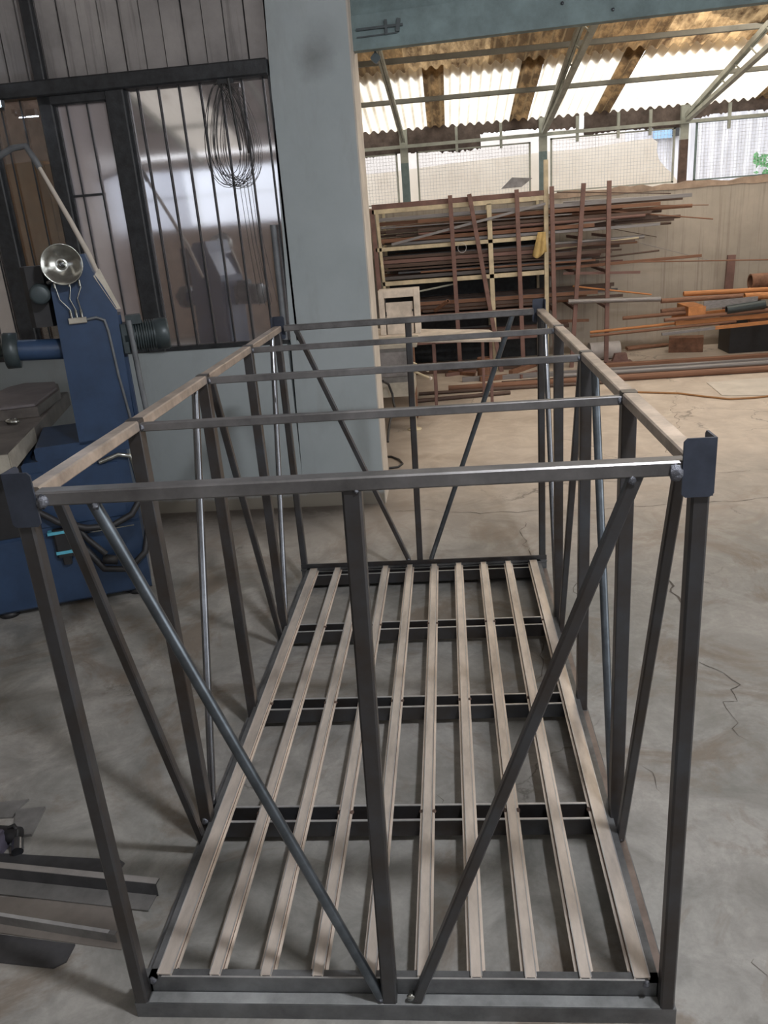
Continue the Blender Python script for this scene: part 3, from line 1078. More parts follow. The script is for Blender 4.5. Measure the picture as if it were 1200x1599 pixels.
# end mid posts
MB().bar((0.583, 0.018, LZ), (0.603, 0.018, H - TH), 0.034, 0.03, BV, up=(0, 1, 0)).build('middle_post', M_STEEL, F)
MB().bar((0.590, D - 0.02, BH), (0.603, D - 0.02, H - TH), 0.028, 0.028, BV, up=(0, 1, 0)).build('middle_post', M_STEEL, F)
# top rails
TH = 0.026
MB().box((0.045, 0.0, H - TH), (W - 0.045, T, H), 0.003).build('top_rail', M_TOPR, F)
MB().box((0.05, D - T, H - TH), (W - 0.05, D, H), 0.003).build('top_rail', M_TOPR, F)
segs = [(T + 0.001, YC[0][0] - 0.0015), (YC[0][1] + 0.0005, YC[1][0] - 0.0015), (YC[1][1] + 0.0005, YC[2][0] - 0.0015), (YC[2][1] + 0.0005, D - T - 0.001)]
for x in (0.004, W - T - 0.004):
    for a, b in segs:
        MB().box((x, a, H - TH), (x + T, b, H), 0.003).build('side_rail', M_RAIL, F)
for (a, b) in YC:
    mb = MB().box((T + 0.004, a + 0.004, H - 0.028), (W - T - 0.004, a + 0.024, H - 0.008), 0.002)
    cb = mb.build('crossbar', M_TOPR, F)
    for x in (T + 0.008, W - T - 0.008):
        MB().blob((x, a + 0.006, H - 0.018), 0.008, int(a * 100 + x * 7), (0.8, 0.8, 1.1)).build('weld_bead', M_WELD, cb)


def brace(p, q, kind):
    m = {'r': M_TUBE, 's': M_STEEL, 'p': M_SHINY}[kind]
    mb = MB()
    if kind == 's':
        mb.bar(p, q, 0.022, 0.022, 0.003)
    else:
        mb.tube([p, q], 0.0115, 16)
    b = mb.build('diagonal_brace', m, F)
    d = (Vector(q) - Vector(p)).normalized()
    MB().blob(Vector(q) - d * 0.004, 0.013, int(abs(p[0] + p[1]) * 50), (1, 1, 0.8)).build('weld_bead', M_WELD, b)
    return b


ZT = H - 0.014
# near end
brace((0.138, 0.014, ZT), (0.565, 0.014, LZ + 0.008), 'r')
brace((1.082, 0.014, ZT), (0.645, 0.014, LZ + 0.008), 's')
# far end
brace((0.098, D - 0.02, ZT), (0.535, D - 0.02, BH + 0.02), 's')
brace((1.062, D - 0.02, ZT), (0.645, D - 0.02, BH + 0.02), 'r')
for x, k in ((0.018, 'sprs'), (W - 0.018, 'srsp')):
    sg = 1 if x < 0.5 else 1
    brace((x, 0.115, ZT), (x, 0.495, LZ + 0.01), 's')
    brace((x, 1.050 if x < 0.5 else 1.0, ZT), (x, 0.600, LZ + 0.01), 'p' if x < 0.5 else 'r')
    brace((x, 1.205, ZT), (x, 1.66, LZ + 0.01), 's')
    brace((x, 2.19, ZT), (x, 1.775, LZ + 0.01), 'p')
# corner plates (angle pieces standing proud of the posts)
for x, y, sx, sy in ((-0.004, -0.004, 1, 1), (W + 0.0, -0.004, -1, 1), (-0.004, D + 0.004, 1, -1), (W + 0.0, D + 0.004, -1, -1)):
    c = 0.006
    z0, z1 = 1.207, 1.307
    t = 0.004
    mb = MB()
    L = 0.052
    mb.poly([(x, y, z0 + c), (x + sx * c, y, z0), (x + sx * (L - c), y, z0), (x + sx * L, y, z0 + c), (x + sx * L, y, z1 - c), (x + sx * (L - c), y, z1), (x, y, z1)], (0, sy * t, 0))
    mb.poly([(x, y + sy * t, z0), (x, y + sy * (L - c), z0), (x, y + sy * L, z0 + c), (x, y + sy * L, z1 - c), (x, y + sy * (L - c), z1), (x, y + sy * t, z1)], (sx * t, 0, 0))
    mb.build('corner_plate', M_PLATE, F)
for i, (x, y, z, rr) in enumerate(((0.058, -0.001, 1.252, 0.011), (1.138, -0.001, 1.25, 0.012), (0.612, 0.003, 1.245, 0.005), (0.150, 0.004, 1.240, 0.007), (1.070, 0.004, 1.240, 0.008), (0.566, 0.010, 0.055, 0.011), (0.652, 0.012, 0.055, 0.009), (0.045, 0.02, 0.09, 0.008), (1.14, 0.02, 0.09, 0.008), (0.02, 0.53, 0.09, 0.01), (1.175, 0.545, 0.09, 0.01))):
    MB().blob((x, y, z), rr, 40 + i, (1, 0.7, 1.2)).build('weld_bead', M_WELD, F)
b = MB().lathe((0.632, 0.012, 0.062), (0, -1, 0), [(-0.01, 0.006), (0.0, 0.006), (0.001, 0.010), (0.008, 0.010), (0.008, 0)], 6)
b.build('bolt', M_CHROME, F)

# ------------------------------------------------------------ things on the floor at lower left
def flat_piece(name, pts, th, m, lab, cat, z=0.0, group=None):
    mb = MB().poly([(p[0], p[1], z) for p in pts], (0, 0, th))
    return tag(mb.build(name, m), lab, cat, group)


M_OFFC = mat('dull grey offcut steel', (0.22, 0.215, 0.21), 0.45, 0.4, 0.35, 8)
M_OFFD = mat('dark offcut steel', (0.075, 0.075, 0.08), 0.5, 0.4, 0.4, 8)
a0 = PZ(-40, 1352, 0.045); a1 = PZ(243, 1381, 0.045)
d = (a1 - a0).normalized(); nrm = Vector((-d.y, d.x, 0))
r = thing('steel_channel', 'rear of the two pale edged folded steel channels on the floor at lower left', 'steel channel', (0, 0, 0))
MB().extr(a0, a1, nrm, Vector((0, 0, 1)), [(0, 0), (0.022, 0), (0.022, -0.004), (0.003, -0.004), (0.003, -0.041), (0.0, -0.041)]).build('edge_flange', M_OFFD, r)
MB().extr(a0 + Vector((0, 0, 0.0003)), a1 + Vector((0, 0, 0.0003)), nrm, Vector((0, 0, 1)), [(0.001, 0), (0.021, 0), (0.021, 0.0012), (0.001, 0.0012)]).build('pale_edge', mat('pale flange', (0.42, 0.40, 0.385), 0.4, 0.5, 0.2, 9), r)
MB().extr(a0 + Vector((0, 0, -0.041)), a1 + Vector((-0.004, 0, -0.041)), nrm, Vector((0, 0, 1)), [(-0.05, 0), (0.0, 0), (0.0, 0.003), (-0.05, 0.003)]).build('bottom_flange', M_OFFC, r)
r.location = (0, 0, 0)
b0 = PZ(-20, 1428, 0.03); b1 = PZ(168, 1458, 0.03)
r = thing('steel_channel', 'front of the two pale edged folded steel channels on the floor at lower left', 'steel channel', (0, 0, 0))
d = (b1 - b0).normalized(); nrm = Vector((-d.y, d.x, 0))
MB().extr(b0, b1 + d * 0.02, nrm, Vector((0, 0, 1)), [(0, 0), (0.012, 0), (0.012, -0.003), (0.003, -0.003), (0.003, -0.029), (0.0, -0.029)]).build('edge_flange', M_OFFC, r)
MB().extr(b0 + Vector((0, 0, 0.0003)), b1 + Vector((0, 0, 0.0003)), nrm, Vector((0, 0, 1)), [(0.001, 0), (0.011, 0), (0.011, 0.001), (0.001, 0.001)]).build('pale_edge', M_LIP, r)
q = [PZ(u, v) for u, v in ((-20, 1400), (205, 1415), (200, 1442), (190, 1484), (-20, 1455))]
flat_piece('steel_sheet', q, 0.003, mat('brownish sheet', (0.23, 0.205, 0.185), 0.5, 0.3, 0.25, 6), 'brownish flat steel strip lying between the two channels at the lower left', 'steel sheet')
q = [PZ(u, v) for u, v in ((-20, 1458), (118, 1476), (104, 1503), (84, 1513), (-20, 1502))]
flat_piece('steel_sheet', q, 0.004, M_OFFD, 'dark flat offcut with a cut corner, nearest the picture bottom left', 'steel sheet')
q = [PZ(u, v) for u, v in ((-30, 1332), (188, 1344), (195, 1349), (184, 1364), (-30, 1350))]
flat_piece('steel_sheet', q, 0.004, M_OFFD, 'dark flat steel strip just behind the rear channel at the lower left', 'steel sheet')
q = [PZ(u, v) for u, v in ((-30, 1258), (46, 1250), (30, 1264), (20, 1278), (-30, 1280))]
flat_piece('steel_plate', q, 0.006, M_OFFC, 'pointed grey steel plate behind the clamp tool', 'steel plate', group=None)
q = [PZ(u, v) for u, v in ((26, 1268), (72, 1263), (50, 1306), (20, 1310))]
flat_piece('steel_plate', q, 0.010, M_OFFC, 'slanted grey plate with a bright edge beside the silver knob', 'steel plate')
c = PZ(10, 1327)
r = thing('clamp_tool', 'dark purple grey clamp tool with a silver cylindrical knob at the left edge', 'clamp', c, -0.1)
MB().box((-0.12, -0.02, 0.0), (0.0, 0.05, 0.006), 0.002).build('base_plate', M_PURPLE, r)
MB().box((-0.012, -0.02, 0.006), (0.0, 0.012, 0.065), 0.003).box((-0.05, -0.02, 0.055), (0.0, 0.012, 0.066), 0.003).build('bracket', M_PURPLE, r)
MB().tube([(-0.05, 0.03, 0.03), (0.03, 0.03, 0.03)], 0.024, 14).build('barrel', M_RUBBER, r)
MB().tube([(0.0, 0.03, 0.054), (0.018, 0.035, 0.062), (0.028, 0.03, 0.045), (0.03, 0.02, 0.03)], 0.006, 8).build('lever', M_RUBBER, r)
MB().tube([(0.02, 0.0, 0.022), (0.062, -0.006, 0.016)], 0.006, 10).build('screw', M_TUBE, r)
MB().tube([(0.036, 0.012, 0.026), (0.056, -0.022, 0.018)], 0.017, 16).build('silver_knob', M_SHINY, r)

# ------------------------------------------------------------ blue grinding machine
G = thing('surface_grinder', 'navy blue floor standing grinding machine with column, motor and dull chrome wheel guard', 'grinding machine', (-0.765, 2.277, 0), math.radians(22))
mb = MB().box((-0.95, 0.0, 0.03), (0.0, 0.55, 0.40), 0.012)
pl = mb.build('plinth', M_BLUE, G)
mb = MB().box((-0.47, 0.005, 0.40), (0.0, 0.50, 0.75), 0.012)
cab = mb.build('cabinet', M_BLUE, G)
MB().box((-0.44, -0.003, 0.43), (-0.05, 0.004, 0.70), 0.003).build('door', M_BLUE, cab)
MB().box((-0.34, -0.002, 0.37), (-0.03, 0.002, 0.375)).build('seam_and_shade_line', M_CHROME, pl)
for x in (-0.68, -0.07):
    MB().lathe((x, 0.06, 0.0), (0, 0, 1), [(0, 0.0), (0, 0.045), (0.02, 0.045), (0.03, 0.03), (0.04, 0.03)], 16).build('foot', M_RUBBER, pl)
mb = MB().box((-0.40, 0.0, 0.75), (0.03, 0.46, 0.815), 0.01)
mb.build('top_deck', M_BLUE, G)
# column
mb = MB()
mb.poly([(-0.20, 0.0, 0.80), (0.06, 0.0, 0.80), (0.072, 0.0, 1.40), (0.03, 0.0, 1.50), (0.0, 0.0, 1.56), (-0.02, 0.0, 1.635), (-0.13, 0.0, 1.63), (-0.185, 0.0, 1.50)], (0, 0.26, 0))
col = mb.build('column', M_BLUE, G)
mb = MB().poly([(0.0, -0.004, 1.54), (0.07, -0.004, 1.39), (0.09, 0.02, 1.39), (0.03, 0.02, 1.57)], (0, 0.01, 0))
mb.build('pale_edge_strip', M_TABLEE, col)
MB().box((0.06, 0.06, 0.80), (0.085, 0.24, 1.36), 0.006).build('side_cover', M_BLUE, col)
# wheel guard bowl
c = (-0.118, -0.02, 1.598)
mb = MB().lathe(c, (0.05, -1, 0.05), [(-0.03, 0.03), (-0.03, 0.07), (0.045, 0.084), (0.052, 0.086), (0.052, 0.081), (0.03, 0.06), (0.012, 0.028), (0.012, 0.012), (0.022, 0.011), (0.022, 0.0)], 36)
wg = mb.build('chrome_bowl', M_CHROME, G)
MB().lathe((-0.117, -0.045, 1.599), (0, -1, 0), [(0, 0.010), (0.012, 0.009), (0.012, 0.005), (0.004, 0.004)], 14).build('centre_nut', M_SHINY, wg)
MB().tube([(-0.19, -0.03, 1.53), (-0.165, -0.045, 1.535)], 0.008, 10).build('grease_nipple', M_SHINY, G)
MB().lathe((-0.232, 0.03, 1.485), (0, -1, 0), [(0, 0.0), (0, 0.045), (0.06, 0.042), (0.065, 0.03), (0.065, 0)], 20).build('small_cap', M_DKGREEN, G)
MB().box((-0.30, 0.06, 1.34), (-0.19, 0.22, 1.60), 0.02).build('dark_housing', M_RUBBER, G)
# oil lines and manifold
man = MB().box((-0.137, -0.018, 1.347), (-0.062, 0.0, 1.372), 0.003).build('manifold', M_TABLEE, G)
for i, (x0, x1) in enumerate(((-0.165, -0.122), (-0.105, -0.100), (-0.062, -0.078))):
    pts = [(x0, -0.02, 1.525), (x0 + 0.003, -0.02, 1.50), (x0 * 0.5 + x1 * 0.5 - 0.012, -0.022, 1.455), (x1, -0.02, 1.41), (x1, -0.012, 1.372)]
    MB().tube(pts, 0.0028, 8).build('oil_line', M_CHROME, G)
    MB().tube([(x1, -0.012, 1.372), (x1, -0.012, 1.405)], 0.006, 8).build('fitting', M_CHROME, G)
    MB().tube([(x0, -0.02, 1.505), (x0, -0.02, 1.53)], 0.006, 8).build('fitting', M_CHROME, G)
MB().tube([(-0.062, -0.01, 1.36), (-0.02, -0.012, 1.365), (0.012, -0.01, 1.35), (0.02, -0.006, 1.30), (0.028, -0.004, 1.1), (0.05, -0.004, 0.84)], 0.006, 8).build('oil_line', M_CONDUIT, G)
# spindle tube to the left with flange
MB().tube([(-0.19, 0.08, 1.235), (-0.385, 0.08, 1.25)], 0.046, 22).build('spindle_tube', M_BLUE, G)
MB().lathe((-0.375, 0.08, 1.25), (-1, 0, 0.05), [(0, 0.0), (0, 0.078), (0.055, 0.08), (0.06, 0.07), (0.06, 0.03), (0.11, 0.03), (0.11, 0)], 28).build('flange', M_DKGREEN, G)
# motor to the right
prof = [(0, 0.0), (0, 0.062)]
h = 0.03
for i in range(10):
    prof += [(h, 0.062), (h, 0.071), (h + 0.005, 0.071), (h + 0.005, 0.062)]
    h += 0.011
prof += [(h, 0.072), (h + 0.05, 0.072), (h + 0.06, 0.066), (h + 0.06, 0)]
mo = MB().lathe((0.085, 0.08, 1.255), (1, 0, 0.0), prof, 28).build('motor', M_DKGREEN, G)
MB().box((0.10, 0.035, 1.315), (0.17, 0.11, 1.355), 0.004).build('junction_box', M_DKGREEN, mo)
MB().box((0.07, 0.02, 1.19), (0.10, 0.14, 1.32), 0.004).build('motor_mount', M_DKGREEN, mo)
MB().tube([(0.112, 0.02, 1.335), (0.116, 0.018, 1.25), (0.118, 0.02, 1.05), (0.125, 0.03, 0.84)], 0.013, 12).build('cable_conduit', M_CONDUIT, G)
# elbow pipe at the right shoulder
MB().tube([(-0.13, -0.012, 0.71), (-0.04, -0.016, 0.735), (0.012, -0.014, 0.72), (0.02, -0.01, 0.68), (0.03, -0.004, 0.50)], 0.012, 12).build('elbow_pipe', M_CHROME, G)
# hoses
MB().tube([(-0.45, -0.02, 0.53), (-0.36, -0.04, 0.46), (-0.24, -0.06, 0.415), (-0.13, -0.06, 0.405), (-0.03, -0.04, 0.44), (0.02, -0.01, 0.50)], 0.016, 12).build('hose', M_RUBBER, G)
MB().tube([(-0.33, -0.03, 0.42), (-0.26, -0.05, 0.30), (-0.2, -0.07, 0.2), (-0.09, -0.07, 0.175), (0.0, -0.04, 0.24), (0.03, 0.0, 0.34)], 0.016, 12).build('hose', M_RUBBER, G)
MB().tube([(-0.30, -0.03, 0.45), (-0.25, -0.05, 0.36), (-0.18, -0.06, 0.27)], 0.014, 12).build('hose', M_RUBBER, G)
MB().lathe((-0.20, -0.05, 0.245), (1, 0, -0.3), [(0, 0), (0, 0.025), (0.07, 0.022), (0.07, 0)], 14).build('hose_coupling', M_RUBBER, G)
cv = MB().box((-0.40, -0.035, 0.28), (-0.32, 0.0, 0.42), 0.01).box((-0.38, -0.03, 0.24), (-0.34, 0.0, 0.29), 0.006).build('valve_block', M_RUBBER, G)
MB().box((-0.42, -0.038, 0.40), (-0.33, 0.002, 0.414)).box((-0.40, -0.038, 0.298), (-0.315, 0.002, 0.313)).build('cyan_tape', M_CYAN, cv)

# table beside the machine
G_INV = Matrix.LocRotScale(Vector((-0.765, 2.277, 0)), Matrix.Rotation(math.radians(22), 3, 'Z').to_quaternion(), None).inverted()
tc = PZ(12, 708, 0.86)
tb = PZ(110, 608, 0.86)
d = (tb - tc).normalized(); l = Vector((-d.y, d.x, 0))
ln = min((tb - tc).length, 1.45)
ang = math.atan2(d.y, d.x) - math.pi / 2
TM = G_INV @ Matrix.LocRotScale(Vector((tc.x, tc.y, 0)), Matrix.Rotation(ang, 3, 'Z').to_quaternion(), None)
TL = ln
ts = MB().box((-0.8, 0.0, 0.775), (0.0, TL, 0.86), 0.006).build('work_table', M_TABLE, G)
ts.matrix_local = TM
MB().poly([(0.001, 0.002, 0.775), (0.001, 0.50, 0.79), (0.001, 0.50, 0.859), (0.001, 0.002, 0.859)], (0.003, 0, 0)).build('scraped_edge', M_TABLEE, ts)
MB().poly([(-0.8, -0.003, 0.76), (0.0, -0.003, 0.775), (0.0, -0.003, 0.855), (-0.8, -0.003, 0.855)], (0, 0.003, 0)).build('scraped_edge', M_TABLEE, ts)
MB().box((-0.95, 0.02, 0.40), (-0.47, 0.5, 0.74)).build('under_table_shade', M_RUBBER, G)  # black box standing in for the shadow under the table overhang
pp = [PZ(u, v, 0.915) for u, v in ((-60, 648), (58, 634), (93, 607), (90, 598), (42, 600), (17, 606), (-60, 640))]
S0 = thing('steel_plate_stack', 'rough thick steel block with uneven edges on the machine table', 'steel block', (pp[1].x, pp[1].y, 0.861))
mb = MB().poly([(p.x - pp[1].x, p.y - pp[1].y, 0.0) for p in pp], (0, 0, 0.05))
mb.build('block', M_TABLE, S0)
mb = MB().poly([((p.x - pp[1].x) * 0.97 - 0.02, (p.y - pp[1].y) * 0.97 + 0.015, 0.0512) for p in pp], (0, 0, 0.012))
mb.build('loose_top_plate', mat('greyish violet plate', (0.27, 0.245, 0.25), 0.45, 0.4, 0.3, 5), S0)
p = PZ(20, 662, 0.861)
tag(MB().blob((p.x, p.y, 0.875), 0.02, 5, (2.2, 1.0, 0.7)).build('metal_scrap', M_CHROME), 'small shiny metal scrap on the machine table in front of the block', 'scrap')

# lever pole and arm at upper left
pts = [PY(-40, 262, 2.75), PY(-5, 246, 2.75), PY(18, 232, 2.75), PY(40, 228, 2.75), PY(55, 250, 2.75), PY(62, 262, 2.75)]
r = thing('long_pole', 'long pale grey pole leaning from the machine up to a bent grey arm', 'pole', (0, 0, 0))
MB().tube(pts, 0.015, 12).build('bent_arm', M_CONDUIT, r)
MB().tube([PY(52, 245, 2.75), PY(110, 345, 2.72), PY(140, 400, 2.70), PY(172, 470, 2.68)], [0.009, 0.012, 0.013, 0.009], 12).build('pole_shaft', M_CREAM, r)

# cardboard boxes behind clear glass
def cbox(x0, x1, z0, z1, lab, dots=False, y=3.75):
    r = thing('cardboard_box', lab, 'cardboard box', ((x0 + x1) / 2, y, z0))
    w2 = (x1 - x0) / 2
    MB().box((-w2, 0, 0), (w2, 0.4, z1 - z0)).build('carton', M_CARD, r)
    if dots:
        for q in range(3):
            z = (z1 - z0) * (0.25 + 0.25 * q)
            mb = MB()
            pts = [(0.10 + 0.035 * math.cos(t), -0.002, z + 0.03 * math.sin(t)) for t in [i * math.pi / 8 for i in range(16)]]
            mb.tube(pts, 0.006, 6, closed=True)
            mb.build('red_print', M_REDINK, r)
    return r


struct(MB().box((-2.2, 3.70, 0), (-1.2, 4.2, 1.32)).build('wall_shelf', M_RUSTD))
cbox(-1.90, -1.58, 1.321, 2.16, 'tall brown cardboard box behind the glass at the far left')
cbox(-1.575, -1.28, 1.321, 1.76, 'lower brown cardboard box right of the tall one behind the glass')
cbox(-1.575, -1.28, 1.762, 2.14, 'cardboard box with faded red round print behind the glass', True)

# wire coil hanging at the window
r = thing('wire_coil', 'loose coil of thin dark wire hanging from the black lintel', 'wire coil', (-0.36, WY - 0.07, 2.42))
rr = random.Random(11)
for q in range(11):
    wx = 0.115 + rr.uniform(-0.02, 0.03)
    hz = rr.uniform(0.42, 0.52)
    cx = rr.uniform(-0.03, 0.03)
    pts = []
    for i in range(28):
        t = 2 * math.pi * i / 28
        pts.append((cx + wx * math.sin(t) * (0.75 + 0.25 * math.cos(t + math.pi)), rr.uniform(-0.004, 0.004) - 0.0025 * q + 0.01, -hz / 2 + hz / 2 * math.cos(t)))
    MB().tube(pts, 0.0017, 5, closed=True).build('wire_loop', M_WIRE, r)
for q in range(3):
    x = 0.03 + 0.022 * q
    MB().tube([(x, 0, -0.45), (x + 0.01, 0.005, -0.8), (x + 0.03 + 0.01 * q, 0, -1.15)], 0.0015, 5).build('loose_end', M_WIRE, r)
MB().tube([(0.04, 0.0, 0.02), (0.05, -0.005, -0.15), (0.06, -0.005, -0.33)], 0.008, 8).build('binding', M_WIRE, r)
MB().box((-0.02, 0.0, 0.0), (0.06, 0.03, 0.02)).build('hook', M_BLACK, r)

# ------------------------------------------------------------ steel rack in the far hall
RY = 7.80
R_ = thing('steel_rack', 'tall cream painted steel rack with red oxide top beam against the far wall', 'rack', (0, RY, 0))


def rp(u, v, y=RY):
    p = PY(u, v, y)
    return (p.x, p.y - RY, p.z)


def rbar(name, a, b, wx, wy, m, y=0.0, par=None):
    return MB().bar((a[0], a[1] + y, a[2]), (b[0], b[1] + y, b[2]), wx, wy, 0.002).build(name, m, par or R_)


rbar('top_beam', (0.02, 0, 1.825), (1.84, 0, 1.835), 0.03, 0.05, M_OXIDE)
rbar('top_rail', (0.02, 0, 1.775), (1.84, 0, 1.785), 0.03, 0.045, M_CREAMP)
rbar('shelf_rail', (0.03, 0, 1.39), (1.84, 0, 1.395), 0.03, 0.04, M_CREAMP)
rbar('shelf_rail', (0.08, 0, 1.03), (1.84, 0, 1.035), 0.03, 0.045, M_CREAMP)
rbar('shelf_rail', (0.08, 0.0, 0.66), (1.84, 0.0, 0.66), 0.03, 0.03, M_OXIDE)
rbar('shelf_rail', (0.08, 0.0, 0.36), (1.84, 0.0, 0.36), 0.03, 0.03, M_OXIDE)
rbar('upright', (0.06, 0.0, 0), (0.02, 0.0, 1.80), 0.045, 0.03, M_OXIDE)
rbar('upright', (0.10, 0.0, 0.9), (0.07, 0.0, 1.76), 0.03, 0.03, M_CREAMP)
rbar('upright', (1.29, 0.0, 0), (1.26, 0.0, 1.77), 0.05, 0.03, M_CREAMP)
rbar('upright', (1.86, 0.0, 0), (1.855, 0.0, 2.15), 0.045, 0.045, M_CREAMP)
for z in (1.39, 1.03, 0.66, 0.36):
    for x in (0.08, 1.28, 1.86):
        rbar('shelf_arm', (x, 0.02, z), (x, 0.85, z), 0.03, 0.03, M_CREAMP)
for z in (1.375, 1.01, 0.64):
    MB().box((0.08, 0.03, z), (1.86, 0.84, z + 0.008)).build('light_block_board', M_RUSTD, R_)  # boards added to block overhead light from the lower bays
MB().box((0.08, 0.885, 0.0), (2.0, 0.893, 1.36)).build('back_shade_sheet', M_BLACK, R_)  # black sheet standing in for the deep shade inside the rack
for x in (0.08, 1.28, 1.86):
    rbar('rear_upright', (x, 0.86, 0), (x, 0.86, 1.8), 0.03, 0.03, M_CREAMP)


def stand(label, a, b, m=M_OXIDE, wdt=0.045, foot=False, y=RY - 0.06, group='oxide bars leaning on the rack'):
    r = thing('leaning_upright' if not foot else 'footed_upright', label, 'steel upright', (a[0], y, 0), 0, None)
    MB().bar((0, 0, a[1]), (b[0] - a[0], 0, b[1]), wdt, 0.03, 0.002, up=(0, 1, 0)).build('shaft', m, r)
    if foot:
        MB().bar((-0.17, -0.10, 0.018), (0.17, 0.02, 0.018), 0.036, 0.036, 0.002).build('foot_bar', M_OXIDE, r)
        MB().bar((-0.13, 0.05, 0.018), (0.15, -0.16, 0.018), 0.036, 0.036, 0.002).build('foot_bar', M_RUST, r)
    return r


def sx(u, v, y=RY - 0.06):
    p = PY(u, v, y)
    return (p.x, p.z)


stand('red oxide upright on a crossed foot, leftmost of those before the rack', sx(720, 585)[:1] + (0.03,), sx(703, 305), foot=True)
stand('red oxide bar leaning to the left in front of the rack', (sx(783, 545)[0], 0.0), sx(733, 303))
stand('red oxide upright halfway between the leaning bar and the cream post', (sx(818, 570)[0], 0.0), sx(807, 296))
U = [('red oxide upright directly right of the cream post', (sx(868, 570)[0], 0.0), sx(862, 291)), ('slanting red oxide upright second right of the cream post', (sx(893, 560)[0], 0.0), sx(912, 286)), ('red oxide upright third right of the cream post, at the bar ends', (sx(947, 565)[0], 0.0), sx(952, 282))]
for lab, a, b in U:
    rr_ = stand(lab, a, b)
    for z in (1.39, 1.03, 0.66):
        fx = (b[0] - a[0]) * z / b[1]
        MB().bar((fx, 0.0, z - 0.03), (fx, 0.93, z - 0.03), 0.03, 0.03).build('support_arm', M_OXIDE, rr_)

# stock on the rack: every bar its own object
BASES = {}


def base_mesh(kind, m):
    k = (kind, m.name)
    if k not in BASES:
        mb = MB()
        if kind == 'round':
            mb.tube([(0, 0, 0), (1, 0, 0)], 0.5, 10)
        elif kind == 'pipe':
            mb.pipe((0, 0, 0), (1, 0, 0), 0.5, 0.4, 12)
        elif kind == 'square':
            mb.prism((0, 0, 0), (1, 0, 0), Vector((0, 1, 0)), Vector((0, 0, 1)), 1, 1, 0.06)
        elif kind == 'angle':
            mb.extr((0, 0, 0), (1, 0, 0), Vector((0, 1, 0)), Vector((0, 0, 1)), [(-0.5, -0.5), (0.5, -0.5), (0.5, -0.38), (-0.38, -0.38), (-0.38, 0.5), (-0.5, 0.5)])
        o = mb.build('stock', m)
        BASES[k] = o.data
        bpy.data.objects.remove(o)
    return BASES[k]


def stick(name, kind, m, p, q, th, lab, cat, group=None, thz=None):
    p = Vector(p); q = Vector(q)
    o = bpy.data.objects.new(name, base_mesh(kind, m))
    C.objects.link(o)
    d = q - p
    o.location = p
    o.rotation_mode = 'XYZ'
    o.rotation_euler = (0, -math.asin(d.z / d.length), math.atan2(d.y, d.x))
    o.scale = (d.length, th, thz or th)
    return tag(o, lab, cat, group)


bays = [  # z bottom, layers, count/layer, x-end range, name
    (1.412, 7, 7, (1.95, 3.45), 'top bay of the rack'),
    (1.06, 6, 7, (1.9, 2.95), 'second bay of the rack'),
    (0.68, 3, 6, (1.7, 2.8), 'third bay of the rack'),
    (0.38, 2, 4, (1.3, 2.2), 'fourth bay of the rack'),
    (0.0, 2, 4, (1.5, 2.0), 'floor level of the rack'),
]
kinds = ['angle', 'square', 'round', 'pipe', 'square', 'angle']
mats_ = [M_RUSTD, M_RUSTD, M_BAR, M_RUST, M_OXIDE, M_RUSTD, M_RUSTD, M_BARD]
rb = random.Random(21)
for bi, (z0, nl, nc, (e0, e1), nm) in enumerate(bays):
    for l in range(nl):
        for c_ in range(nc):
            if rb.random() < 0.12:
                continue
            y = RY + 0.07 + 0.105 * c_ + rb.uniform(-0.012, 0.012)
            th = rb.choice((0.018, 0.025, 0.03, 0.038))
            z = z0 + 0.022 + l * 0.043
            x0 = rb.choice((0.06, 0.10, 0.14, 0.25, 0.5 if l < nl - 1 else 0.2))
            x1 = e0 + (e1 - e0) * (rb.random() ** (1.8 if l < nl - 1 else 0.9))
            if l == nl - 1 and c_ < 2:
                x1 = e1 - rb.random() * 0.4
            tz = rb.uniform(-0.006, 0.006)
            if x1 > 2.5:
                tz += rb.uniform(-0.025, 0.02)
            stick('steel_bar', rb.choice(kinds), rb.choice(mats_), (x0, y, z), (x1, y + rb.uniform(-0.01, 0.01), z + tz), th,
                  'long brown or grey steel bar lying in the %s' % nm, 'steel bar', 'stock bars in the %s' % nm)
# distinctive long bars sticking out to the right
def pick(u, v, y): return PY(u, v, y)


